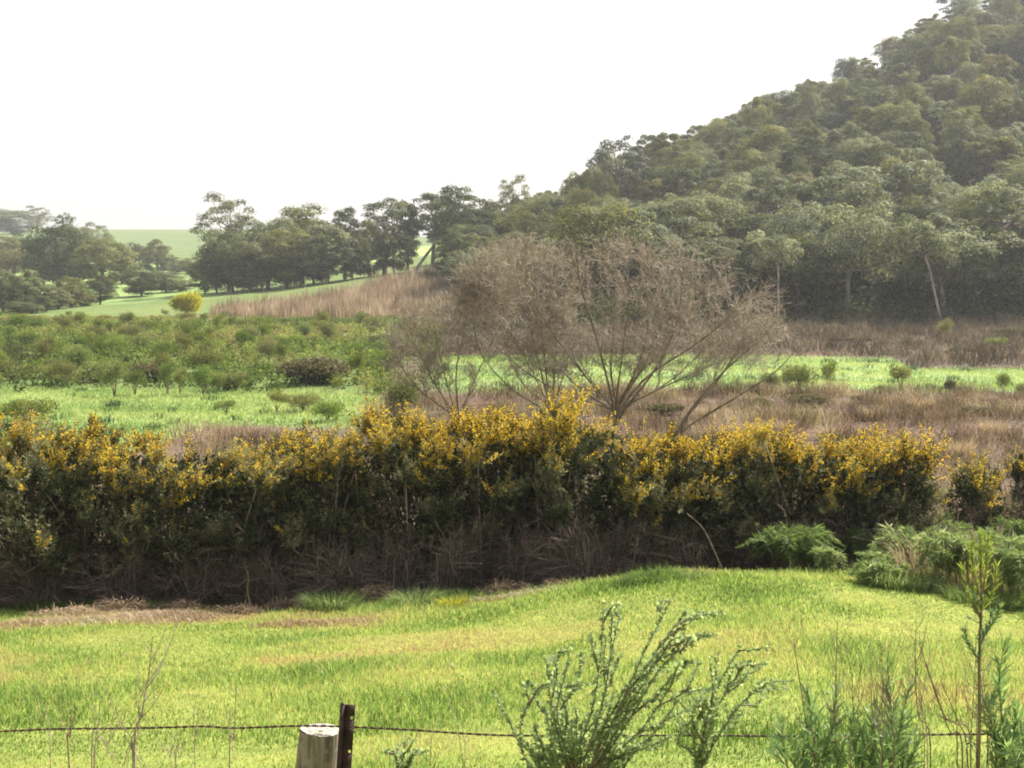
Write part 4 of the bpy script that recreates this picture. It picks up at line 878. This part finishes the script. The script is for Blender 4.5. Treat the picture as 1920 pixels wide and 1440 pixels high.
# thin dead stake
sp = curve([gpt(466, 22.8) - np.array([0, 0, .1]), at(464, 1110, 22.8), at(466, 1085, 22.8), at(461, 1066, 22.8)], 8)
tag(smooth(mk('dead_stake', [tube_parts(sp, np.linspace(.014, .009, 8), 6)], M['stalk'])), 'thin pale dead stake standing upright before the dark hedge', 'stake')
bs = curve([gpt(1366, 23.2), at(1340, 1035, 23.2), at(1318, 990, 23.2), at(1288, 963, 23.2)], 9)
tag(smooth(mk('bare_branch', [tube_parts(bs, np.linspace(.016, .007, 9), 6)], M['drystalk'])), 'pale bare branch slanting out of the hedge right of the middle', 'branch')

def fern(label, px, d, wpx, hpx, seed, nf=34, tone=.5):
    """arching feathery fronds from one crown"""
    r = np.random.default_rng(seed); B = gpt(px, d); e = empty('green_fern', B); tag(e, label, 'fern', 'green ferns at the right end of the hedge')
    Rr = wpx * px2m(d) * .40; H = hpx * px2m(d) * .78; LV = []; nf = int(nf * .7); ST = []
    for i in range(nf):
        a = r.uniform(0, 6.283); L = r.uniform(.6, 1.1); o = np.array([r.normal(0, .25) * Rr, r.normal(0, .25) * Rr, 0])
        tip = o + np.array([math.cos(a) * Rr * L, math.sin(a) * Rr * L * .8, H * r.uniform(.35, .9)]); mid = o + np.array([math.cos(a) * Rr * L * .4, math.sin(a) * Rr * L * .35, H * r.uniform(.75, 1.05)])
        c = curve([o, mid, tip], 14); ST.append(segs(c[:-1], c[1:], .006, .005, 3))
        T = unit(np.gradient(c, axis=0)); S = unit(np.cross(T, np.array([0, 0, 1.0])))
        for s in (-1, 1):
            p = np.repeat(c[3:], 9, 0) + np.repeat(T[3:], 9, 0) * r.uniform(-.06, .06, (99, 1)); dl = np.repeat(np.sin(np.linspace(.5, 2.9, 11)), 9) * .19 * (wpx / 200 * .6 + .4) * r.uniform(.5, 1.2, 99)
            LV.append(leaves(p, np.repeat(S[3:], 9, 0) * s + np.repeat(T[3:], 9, 0) * .7 + r.normal(0, .3, (99, 3)), dl, .018, np.clip(tone + r.normal(0, .1) + r.normal(0, .16, 99), 0, 1), r))
    mk('stems', ST, M['stalk'], e); mk('fronds', LV, M['fern'], e)
fern('dark green fern mound at the hedge foot, left of the dark gap', 1490, 23.2, 210, 110, 1, 40, .42)
fern('rounded dark green fern in the shade below the dark spiky gorse', 1625, 24.0, 110, 115, 2, 26, .35)
fern('tall pale fern arching before the right end of the hedge', 1725, 22.8, 190, 115, 3, 36, .66)
fern('big pale green fern at the right, behind the tall sapling', 1880, 22.2, 220, 120, 4, 40, .68)
fern('high fern mound below the small separate gorse', 1760, 25.4, 200, 130, 5, 38, .5)
fern('green fern at the right frame edge below the yellow gorse', 1930, 25.0, 150, 130, 6, 34, .5)
fern('low pale fern left of the tall pale one', 1660, 22.2, 100, 60, 7, 22, .65)
fern('pale fern tip beside the dark green mound at the field crest', 1560, 22.4, 80, 70, 8, 20, .75)
fern('feathery pale fern left of the tall sapling top', 1800, 21.3, 190, 120, 10, 44, .68)
fern('feathery fern at the right frame edge above the dark grass clump', 1915, 20.8, 170, 120, 11, 44, .62)
fern('small fern at the left foot of the pale ferns', 1655, 21.2, 110, 50, 12, 26, .7)
tussock('straw coloured grass stems rising through the pale ferns', 1770, 21.6, 160, 110, 'drygrass', 61, 260, 'straw_tussock', 'dry grass', (.1, .9), .012, .7)
tussock('straw coloured grass stems among the ferns at the right frame edge', 1880, 21.8, 160, 120, 'drygrass', 62, 260, 'straw_tussock', 'dry grass', (.1, .9), .012, .7)
tussock('clump of lush field grass below the pale ferns', 1700, 21.2, 180, 52, 'fern', 11, 1300, group=TG, vb=.62)
tussock('dark green clump of field grass below the tall sapling', 1860, 20.4, 160, 44, 'fern', 12, 1000, group=TG, vb=.45)

# ------------------------------------------------------------------ wire fence
DF = 4.6
def post():
    e = empty('wooden_post', gpt(585, DF)); B = np.array(e.location)
    c = at(600, 1370, DF); tag(e, 'round weathered timber post with a top coloured pale as sunlit, left of the steel picket', 'fence post')
    low = np.array([c[0] - .135, DF, B[2] - .35]); n = 48; ring = []
    ax = unit(c - low); zs = np.linspace(0, 1, 26); V = []; F = []
    A = unit(np.cross(ax, np.array([0, 1.0, 0]))); Bv = np.cross(ax, A); r = np.random.default_rng(3); ph = r.uniform(0, 6.28, 6)
    for z in zs:
        for k in range(n):
            t = 2 * math.pi * k / n; rad = .0705 + .0018 * math.sin(3 * t + ph[0]) + .0012 * math.sin(7 * t + ph[1] + 2 * z) + .0008 * math.sin(17 * t + ph[2])
            if z == zs[-1]: rad -= .004
            p = low + (c - low) * z + (A * math.cos(t) + Bv * math.sin(t)) * rad - B
            if z == zs[-1]: p = p + ax * .003
            V.append(p)
    for i in range(25):
        for k in range(n): F.append((i * n + k, i * n + (k + 1) % n, (i + 1) * n + (k + 1) % n, (i + 1) * n + k))
    smooth(mk('shaft', [(np.array(V), np.array(F), .5)], M['post'], e))
    # worn end grain, slightly dished and split
    V = []; F = []; m = 9
    for j in range(m):
        for k in range(n):
            t = 2 * math.pi * k / n; q = j / (m - 1); rad = .0665 * (1 - q)
            hgt = .004 - .006 * q + .0025 * math.sin(9 * q + 2 * t) + r.normal(0, .0010)
            V.append(c + (A * math.cos(t) + Bv * math.sin(t)) * rad + ax * hgt - B)
    for j in range(m - 1):
        for k in range(n): F.append((j * n + k, j * n + (k + 1) % n, (j + 1) * n + (k + 1) % n, (j + 1) * n + k))
    mk('end_grain', [(np.array(V), np.array(F), .5)], M['posttop'], e)
post()
def boxm(c, ax, ay, az, hx, hy, hz):
    c = np.asarray(c); v = []
    for sx in (-1, 1):
        for sy in (-1, 1):
            for sz in (-1, 1): v.append(c + ax * hx * sx + ay * hy * sy + az * hz * sz)
    f = [(0, 1, 3, 2), (4, 6, 7, 5), (0, 4, 5, 1), (2, 3, 7, 6), (0, 2, 6, 4), (1, 5, 7, 3)]
    return np.array(v), np.array(f), np.full(8, .5)
def picket():
    d = DF - .085; g0 = gpt(632, d); e = empty('steel_picket', g0); B = np.array(e.location)
    tag(e, 'rusty dark steel picket with punched holes beside the timber post', 'fence post')
    top = at(647, 1321, d); low = np.array([top[0] - .11, d, g0[2] - .3]); ax = unit(top - low); H = np.linalg.norm(top - low)
    A = unit(np.cross(np.array([0, 1.0, 0]), ax)); Bv = np.cross(ax, A)
    fl = []
    for ang, hw in ((math.radians(8), .034), (math.radians(128), .026), (math.radians(-112), .026)):
        dv = A * math.cos(ang) + Bv * math.sin(ang); nv = np.cross(ax, dv)
        holes = [.045, .16, .27, .38] if hw > .03 else []
        cuts = [0.0] + [q for h_ in holes for q in (h_ - .005, h_ + .005)] + [H]
        for i in range(0, len(cuts) - 1):
            a, b = cuts[i], cuts[i + 1]; mid = top - ax * (a + b) / 2
            if i % 2 == 0: fl.append(boxm(mid + dv * hw * .5 - B, dv, nv, ax, hw * .5, .0022, (b - a) / 2 - 1e-4))
            else:
                fl.append(boxm(mid + dv * hw * .30 - B, dv, nv, ax, hw * .30, .0022, (b - a) / 2 + 1e-4)); fl.append(boxm(mid + dv * hw * .93 - B, dv, nv, ax, hw * .07, .0022, (b - a) / 2 + 1e-4))
    mk('flanges', fl, M['rust'], e)
    cpt = at(655, 1366, d) - B; t = np.linspace(0, 9.4, 40)
    lp = np.stack([cpt[0] + .004 + .012 * np.cos(t) + t * .001, cpt[1] + .012 * np.sin(t) * .8, cpt[2] - .006 + .012 * np.sin(t * .5 + .4)], 1)
    mk('tie_wire', [tube_parts(lp, .0013, 5)], M['wire'], e)
picket()
def wire():
    e = empty('barbed_wire', (0, DF, -1.5)); B = np.array(e.location); tag(e, 'single strand of rusty barbed wire running across the foreground', 'wire')
    ctl = [(-300, 1378), (0, 1371), (100, 1367), (270, 1365), (380, 1362), (440, 1365), (565, 1361), (652, 1363), (760, 1368), (960, 1379), (1280, 1379), (1500, 1380), (1800, 1377), (1930, 1376), (2300, 1374)]
    P = curve([at(px, py, DF - .03 + (.0 if px < 600 else .0)) for px, py in ctl], 700) - B
    s = np.cumsum(np.r_[0, np.linalg.norm(np.diff(P, axis=0), axis=1)])
    for k in range(2):
        ph = s * 2 * math.pi / .055 + math.pi * k
        mk('strand', [tube_parts(P + np.stack([0 * s, np.cos(ph) * .0017, np.sin(ph) * .0021], 1), .0021, 5)], M['wire'], e)
    r = np.random.default_rng(8)
    for px in (35, 92, 147, 262, 330, 442, 500, 730, 780, 900, 962, 1090, 1205, 1300, 1352, 1412, 1520, 1745, 1800, 1905):
        i = int(np.argmin(np.abs((P + B)[:, 0] / (DF - .03) * FPX + 960 - px))); c = P[i]; pr = []
        for q in range(2):
            t = np.linspace(0, 12.5, 26); pr.append(tube_parts(np.stack([c[0] + (t - 6) * .0008, c[1] + .0042 * np.cos(t), c[2] + .0042 * np.sin(t)], 1), .0012, 4))
            break
        for q in range(3):
            dv = unit(np.array([r.normal(0, .5), r.normal(0, 1), r.normal(0, 1)])); pr.append(segs([c - dv * .003], [c + dv * .015], .0013, .0005, 4))
        mk('barb', pr, M['wire'], e)
wire()

# ------------------------------------------------------------------ roadside plants in front of the wire
def to_ground(px, py, d, sway=0.0):
    p = at(px, py, d); return np.array([p[0] + sway, d, float(gz(p[0] + sway, d)) - .03])
def leafy(label, base, branches, d, seed, leaf=(.017, .012), mat='leafA', stalk='stalk', step=.013, per=2, name='leafy_shrub', cat='shrub', group=None, tilt=.9, spread=.16, r0=.0045, startf=.25):
    """base (px, py) lies on the main stem; every branch is a photo polyline that ends in its tip"""
    r = np.random.default_rng(seed); G = to_ground(base[0], base[1], d, -.05); e = empty(name, G); tag(e, label, cat, group)
    st = []; lv = []
    hub = at(base[0], base[1], d) - G
    c0 = curve([np.zeros(3), hub * np.array([.4, 1, .5]), hub], 8); st.append(tube_parts(c0, np.linspace(r0 * 2.2, r0 * 1.6, 8), 6))
    for bi, pl in enumerate(branches):
        dep = r.uniform(-spread, spread); P = []
        for i, (px, py) in enumerate(pl): P.append(at(px, py, d + dep * min(1, (i + .4) / len(pl) * 1.3)) - G)
        if pl[0][1] > 1400: P.insert(0, hub + (P[0] - hub) * .05)
        c = curve(P, 6 * len(P) + 8); s = np.r_[0, np.cumsum(np.linalg.norm(np.diff(c, axis=0), axis=1))]
        st.append(tube_parts(c, np.linspace(r0, r0 * .28, len(c)), 5))
        m = int(s[-1] / step); u = np.linspace(s[-1] * (startf if P[0] is not hub else startf), s[-1], max(2, int(m * (1 - startf))))
        u = np.repeat(u, per) + r.normal(0, step * .3, len(u) * per)
        p = np.stack([np.interp(u, s, c[:, k]) for k in range(3)], 1); T = unit(np.stack([np.interp(u, s, np.gradient(c[:, k])) for k in range(3)], 1))
        D = unit(T * r.uniform(.5, 1.1, (len(u), 1)) + rdir(len(u), r) * tilt)
        sc = r.uniform(.65, 1.25, len(u)) * np.clip(1.15 - .35 * u / s[-1], .6, 1.2)
        lv.append(leaves(p, D, leaf[0] * sc, leaf[1] * sc, np.clip(r.normal(.5, .2, len(u)), 0, 1), r))
    smooth(mk('stems', st, M[stalk], e)); mk('leaves', lv, M[mat], e); return e

def wands(br, r, n, side=26, ln=(60, 130)):
    """side shoots beside photo polylines"""
    o = []
    for pl in br:
        for k in range(n):
            i = r.integers(0, len(pl) - 1); t = r.random(); a = np.array(pl[i]) * (1 - t) + np.array(pl[i + 1]) * t
            dv = unit(np.array(pl[i + 1], float) - np.array(pl[i], float)); pr = np.array([-dv[1], dv[0]]) * r.choice([-1, 1])
            L = r.uniform(*ln); b = a + dv * L * .5 + pr * r.uniform(.3, 1) * side; c = a + dv * L + pr * r.uniform(.4, 1.1) * side
            b[1] = max(b[1], pl[-1][1] + 6); c[1] = max(c[1], pl[-1][1] + 2); o.append([tuple(a), tuple(b), tuple(c)])
    return o
r_ = np.random.default_rng(77)
A1 = [[(1080, 1430), (1110, 1330), (1125, 1240), (1132, 1130)], [(1095, 1430), (1130, 1320), (1145, 1230), (1165, 1140)], [(1110, 1430), (1165, 1320), (1205, 1230), (1258, 1125)], [(1115, 1430), (1175, 1310), (1225, 1230), (1285, 1147)],
      [(1120, 1430), (1180, 1330), (1220, 1250), (1266, 1192)], [(1125, 1430), (1180, 1350), (1245, 1245), (1326, 1188)], [(1130, 1430), (1200, 1370), (1250, 1300), (1286, 1240)], [(1060, 1430), (1040, 1350), (1030, 1290), (1024, 1230)],
      [(1070, 1430), (1045, 1340), (1058, 1270), (1070, 1215)], [(1000, 1440), (975, 1380), (995, 1310), (1030, 1280)], [(1090, 1430), (1140, 1350), (1180, 1280), (1212, 1254)], [(1140, 1430), (1210, 1390), (1260, 1330), (1282, 1290)]]
leafy('large grey green leafy shrub with wand like branches leaning right, before the wire', (1090, 1470), A1 + wands(A1, r_, 4), 4.15, 61, (.0185, .0125), step=.0095, per=4, startf=.24, r0=.0032)
A2 = []
for k in range(58):
    tx = r_.uniform(985, 1195); ty = 1322 + abs(tx - 1075) * .55 + r_.uniform(0, 75); A2.append([(1085 + (tx - 1085) * .25, 1500), (1085 + (tx - 1085) * .7, (1500 + ty) / 2), (tx, ty)])
leafy('dense low grey green bush at the foot of the large wand like shrub', (1085, 1520), A2, 4.25, 62, (.022, .016), step=.009, per=4, startf=.2)
B1 = [[(1310, 1430), (1325, 1350), (1350, 1280), (1389, 1212)], [(1315, 1430), (1345, 1330), (1375, 1280), (1402, 1242)], [(1320, 1430), (1360, 1360), (1400, 1310), (1448, 1275)], [(1305, 1430), (1300, 1370), (1292, 1310)], [(1310, 1430), (1330, 1370), (1345, 1310)]]
leafy('smaller grey green leafy shrub right of the large wand like one', (1310, 1480), B1 + wands(B1, r_, 6, 30, (40, 90)), 4.3, 63, (.0185, .0125), step=.0095, per=4, startf=.2, r0=.003)
C1 = [[(750, 1450), (756, 1415), (764, 1385)], [(752, 1450), (770, 1420), (782, 1405)], [(750, 1450), (742, 1420), (738, 1405)]]
leafy('little dark leafy shoot at the bottom edge right of the picket', (752, 1470), C1 + wands(C1, r_, 3, 14, (20, 40)), 4.3, 64, step=.009, per=3, startf=.1)
leafy('thin bare stalk with a drooping leaf tip, left of the large shrub', (868, 1450), [[(868, 1440), (858, 1350), (852, 1260), (838, 1246), (824, 1250)]], 4.3, 65, (.022, .009), 'leafA', 'drystalk', step=.03, per=2, startf=.86, name='thin_weed', cat='weed', r0=.0014)
NG = 'narrow leaved plants at the lower right'
def narrow(label, stems, seed, d=4.2, mat='leafB', L=.068, stalk='stalk', step=.010, startf=.3, per=3, name='narrow_leaved_plant', r0=.004, W=.009):
    base = stems[0][0]
    leafy(label, (base[0], max(base[1], 1450)), stems, d, seed, (L, W), mat, stalk, step, per, name, 'plant', NG, tilt=.62, r0=r0, startf=startf)
narrow('narrow leaved plant with a dark stem, leftmost of the lower right group', [[(1480, 1450), (1470, 1410), (1466, 1365)], [(1482, 1450), (1462, 1420), (1450, 1395)]], 71)
narrow('tall grey green narrow leaved plant with a leafless tip, left in the lower right group', [[(1535, 1450), (1522, 1350), (1512, 1295)], [(1535, 1450), (1560, 1370), (1568, 1300)], [(1530, 1440), (1545, 1400), (1530, 1340)]], 72, startf=.1)
narrow('bushy narrow leaved plant in the middle of the lower right group', [[(1610, 1450), (1600, 1390), (1590, 1340)], [(1612, 1450), (1630, 1390), (1640, 1340)], [(1605, 1450), (1575, 1410), (1560, 1370)], [(1615, 1450), (1622, 1400), (1612, 1360)]], 73, startf=.05)
narrow('tall narrow leaved plant with a forked top, left of the sapling', [[(1670, 1450), (1672, 1360), (1668, 1290), (1664, 1245)], [(1672, 1450), (1690, 1350), (1705, 1290)], [(1668, 1430), (1650, 1380), (1640, 1330)], [(1672, 1420), (1690, 1390), (1702, 1340)]], 74, startf=.15)
narrow('narrow leaved plant leaning out at the lower right corner', [[(1885, 1450), (1878, 1340), (1874, 1270), (1884, 1205)], [(1890, 1450), (1900, 1380), (1910, 1330)], [(1880, 1420), (1858, 1350), (1845, 1310)], [(1900, 1450), (1915, 1400), (1925, 1370)]], 75, startf=.12)
narrow('low narrow leaved plant between the bushy one and the forked one', [[(1645, 1460), (1640, 1420), (1628, 1390)], [(1648, 1460), (1655, 1420), (1650, 1385)], [(1640, 1460), (1620, 1425), (1600, 1405)]], 76, startf=.05)
narrow('low bright narrow leaved plant left of the bushy one', [[(1560, 1460), (1555, 1425), (1545, 1385)], [(1562, 1460), (1575, 1420), (1580, 1390)], [(1558, 1460), (1535, 1430), (1518, 1400)]], 77, startf=.05)
narrow('grey green narrow leaved plant between the dark stemmed and the bushy one', [[(1500, 1460), (1505, 1410), (1512, 1360)], [(1505, 1460), (1525, 1420), (1540, 1360)], [(1498, 1460), (1488, 1420), (1484, 1385)]], 79, startf=.05)
narrow('dense narrow leaved plant at the bottom edge right of the bushy one', [[(1690, 1460), (1695, 1410), (1700, 1370)], [(1688, 1460), (1680, 1415), (1670, 1380)], [(1692, 1460), (1710, 1420), (1722, 1390)]], 80, startf=.05)
narrow('leafy narrow plant close right of the sapling', [[(1866, 1460), (1868, 1390), (1862, 1330), (1866, 1280)], [(1870, 1460), (1885, 1400), (1900, 1350)]], 81, startf=.1)
narrow('broad leafy narrow plant in the lower right corner', [[(1905, 1470), (1900, 1430), (1888, 1380)], [(1908, 1470), (1915, 1420), (1918, 1375)], [(1912, 1470), (1928, 1430), (1938, 1400)]], 82, startf=.05)
narrow('young narrow leaved plant cut by the right frame edge', [[(1930, 1460), (1920, 1400), (1912, 1350)], [(1925, 1460), (1900, 1420), (1888, 1400)]], 78, startf=.05)
# tall sapling
def sapling():
    d = 4.1; G = to_ground(1838, 1440, d, -.02); e = empty('tall_sapling', G); tag(e, 'tall straight sapling with a brown stem and yellow green leafy top', 'sapling')
    r = np.random.default_rng(5); c = curve([np.zeros(3), at(1834, 1440, d) - G, at(1836, 1250, d) - G, at(1840, 1120, d) - G, at(1838, 1060, d) - G], 40)
    st = [tube_parts(c, np.linspace(.0066, .003, 40), 7)]; lv = []; lv2 = []
    br = [[(1840, 1130), (1825, 1070), (1822, 1020)], [(1840, 1120), (1850, 1060), (1855, 1010)], [(1838, 1080), (1840, 1040), (1838, 1005)], [(1838, 1150), (1862, 1110), (1868, 1060)], [(1838, 1160), (1815, 1110), (1806, 1060)],
          [(1838, 1190), (1860, 1170), (1875, 1140)], [(1836, 1240), (1818, 1210), (1808, 1180)], [(1837, 1210), (1852, 1180), (1860, 1150)]]
    for pl in br:
        P = [at(px, py, d + r.uniform(-.05, .05)) - G for px, py in pl]; q = curve(P, 12); st.append(tube_parts(q, np.linspace(.003, .0012, 12), 5))
        n = 90; u = r.uniform(.05, 1, n) * 11; p = np.stack([np.interp(u, np.arange(12), q[:, k]) for k in range(3)], 1); T = unit(q[-1] - q[0])
        (lv if pl[0][1] < 1165 else lv2).append(leaves(p, T * 1.0 + rdir(n, r) * .6, r.uniform(.02, .038, n), .0048, r.random(n), r))
    for k in range(26):                                   # short leafy spurs down the stem
        py = r.uniform(1120, 1420); p = at(1836, py, d) - G; dv = unit(rdir(1, r)[0] * np.array([1, .6, .4]) + np.array([0, 0, .5])); L = r.uniform(.01, .035)
        st.append(segs([p], [p + dv * L], .0018, .001, 4)); lv2.append(leaves(np.repeat([p + dv * L], 3, 0), dv + rdir(3, r) * .7, r.uniform(.02, .04, 3), .007, r.random(3), r))
    smooth(mk('stem', st, M['stalk'], e)); mk('top_leaves', lv, M['leafC'], e); mk('side_leaves', lv2, M['leafB'], e)
sapling()
# dry leafless weeds
def weed(label, stems, seed, d=4.2, mat='drystalk', r0=.003, side=5, ln=(20, 70), spread=.5, group=None):
    r = np.random.default_rng(seed); b = stems[0][0]; G = to_ground(b[0], b[1], d, r.normal(0, .03)); e = empty('dry_weed', G); tag(e, label, 'weed', group or 'dry leafless weeds before the wire')
    st = []
    for pl in stems:
        P = [np.zeros(3)] + [at(px, py, d + r.uniform(-.03, .03)) - G for px, py in pl]; c = curve(P, 22); rr = np.linspace(r0, r0 * .35, 22); st.append(tube_parts(c, rr, 5))
        for k in range(side):
            i = r.integers(9, 21); dv = unit(c[min(i + 1, 21)] - c[i - 1]); sd_ = unit(np.array([r.choice([-1, 1]) * 1.0, r.normal(0, .5), 0])); L = r.uniform(*ln) * px2m(d)
            q = curve([c[i], c[i] + (dv + sd_ * spread) * L * .5, c[i] + (dv * 1.2 + sd_ * spread * .8) * L], 7); st.append(tube_parts(q, np.linspace(rr[i] * .6, .0005, 7), 4))
            if r.random() < .6:
                q2 = curve([q[3], q[3] + (dv - sd_ * .3) * L * .3, q[3] + (dv - sd_ * .2) * L * .5], 5); st.append(tube_parts(q2, np.linspace(rr[i] * .35, .0004, 5), 4))
    smooth(mk('stalks', st, M[mat], e))
weed('tallest dry weed on the left, a dark stem crossing the wire', [[(252, 1440), (266, 1340), (278, 1270), (286, 1195)], [(250, 1440), (247, 1400)]], 1, r0=.0042, side=11, ln=(40, 130))
weed('forked dry weed left of the tallest one, crossing the wire', [[(172, 1440), (183, 1370), (188, 1310)], [(176, 1440), (205, 1390), (235, 1330)]], 2, r0=.003, side=8)
weed('short reddish dry weed stem left of the forked one', [[(130, 1440), (132, 1380), (134, 1330)]], 3, mat='redstalk', r0=.003, side=7)
weed('thin pale dry weed near the lower left corner', [[(95, 1440), (92, 1370), (84, 1310)]], 4, r0=.002, side=9, ln=(30, 80))
weed('dark dry weed stem just left of the timber post, crossing the wire', [[(430, 1440), (438, 1380), (443, 1290)]], 5, r0=.003, side=4)
weed('thin dry weed stem between the tallest one and the post', [[(366, 1440), (370, 1380), (372, 1330)]], 6, r0=.002, side=5)
weed('low pale dry weed at the bottom edge left of the post', [[(330, 1450), (338, 1420), (345, 1385)], [(330, 1450), (318, 1420), (312, 1400)]], 7, r0=.002, side=8)
weed('thin pale stalk rising from the bottom edge right of the picket', [[(806, 1440), (808, 1400), (812, 1350)]], 8, r0=.0016, side=2)
RW = 'bare reddish weeds at the lower right'
weed('bare dark weed leaning left over the leftmost narrow leaved plants', [[(1528, 1440), (1512, 1360), (1500, 1280), (1488, 1200)]], 11, mat='redstalk', side=6, group=RW)
weed('bare upright weed with a pale tip above the narrow leaved plants', [[(1566, 1440), (1566, 1340), (1568, 1240), (1570, 1165)]], 12, side=5, group=RW)
weed('bare reddish weed above the bushy narrow leaved plant', [[(1604, 1440), (1600, 1340), (1596, 1260), (1580, 1205)]], 13, mat='redstalk', r0=.002, side=7, group=RW)
weed('bare thin weed with a fan of twigs left of the forked plant', [[(1640, 1440), (1636, 1340), (1630, 1250)], [(1640, 1440), (1655, 1300), (1652, 1205)]], 14, mat='redstalk', r0=.002, side=8, group=RW)
weed('long bare weed curving up between the forked plant and the sapling', [[(1745, 1440), (1722, 1340), (1716, 1250), (1718, 1170)]], 15, mat='redstalk', r0=.0026, side=6, group=RW)
weed('bundle of bare weed stems slanting left, left of the sapling', [[(1805, 1440), (1780, 1370), (1750, 1290), (1722, 1200)], [(1820, 1440), (1795, 1350), (1765, 1280)], [(1815, 1440), (1770, 1340), (1735, 1240)]], 16, mat='redstalk', r0=.003, side=6, group=RW)
weed('bare upright weed close left of the sapling', [[(1795, 1440), (1793, 1350), (1792, 1250)]], 17, mat='redstalk', r0=.0026, side=4, group=RW)
weed('forked bare weed right of the sapling', [[(1850, 1440), (1855, 1370), (1862, 1290)], [(1850, 1440), (1868, 1390), (1880, 1330)]], 18, mat='redstalk', r0=.0024, side=5, group=RW)
r_ = np.random.default_rng(91)
for i_ in range(16):
    px = r_.uniform(1470, 1910); tp = r_.uniform(1180, 1330); ln_ = r_.normal(0, 22)
    weed('thin bare weed stem in the tangle of plants at the lower right', [[(px, 1445), (px + ln_ * .4, (1445 + tp) / 2), (px + ln_, tp)]], 200 + i_, d=4.2 + r_.uniform(-.2, .2), mat=['redstalk', 'drystalk', 'stalk'][i_ % 3], r0=.0019, side=8, ln=(25, 90), group='thin weed stems at the lower right')
weed('faint pale grass stalk at the bottom, right of the thin bare stalk', [[(872, 1440), (870, 1390), (866, 1350)]], 19, r0=.0016, side=3)

# ------------------------------------------------------------------ haze
def haze():
    x0, x1, y0, y1 = -1700, 1700, -40, 1620; z0 = float(ZZ.min()) - 1.0; z1 = float(max(ZZ.max() + 18, 80))
    v = np.array([(x, y, z) for x in (x0, x1) for y in (y0, y1) for z in (z0, z1)], float)
    f = np.array([(0, 1, 3, 2), (4, 6, 7, 5), (0, 4, 5, 1), (2, 3, 7, 6), (0, 2, 6, 4), (1, 5, 7, 3)])
    m, t, o = nmat('air_haze'); pv = t.nodes.new('ShaderNodeVolumePrincipled')
    pv.inputs['Color'].default_value = (.93, .95, .97, 1); pv.inputs['Density'].default_value = .00024; pv.inputs['Anisotropy'].default_value = .35
    t.links.new(pv.outputs[0], o.inputs['Volume'])
    h = mk('haze', [(v, f, .5)], m); tag(h, 'pale haze over the valley and the far hill', 'haze', kind='stuff')
haze()
def single_out():
    g = {}
    for o in COL.objects:
        if o.parent is None and 'label' in o and o['category'] in ('tree', 'shrub'): g.setdefault(o['label'], []).append(o)
    words = {2: ['left', 'right'], 3: ['leftmost', 'middle', 'rightmost'], 4: ['leftmost', 'second', 'third', 'rightmost'], 5: ['leftmost', 'second', 'third', 'fourth', 'rightmost']}
    for l, os_ in g.items():
        if len(os_) in words:
            for o, w_ in zip(sorted(os_, key=lambda o: o.location.x / o.location.y), words[len(os_)]): o['label'] = w_ + ' ' + l
single_out()
labs = {}
for o in COL.objects:
    if o.parent is None and 'label' in o: labs.setdefault(o['label'], []).append(o.name)
print('things', sum(len(v) for v in labs.values()), 'duplicate labels', [(k, len(v)) for k, v in labs.items() if len(v) > 1])
print('faces', sum(len(m.polygons) for m in bpy.data.meshes))
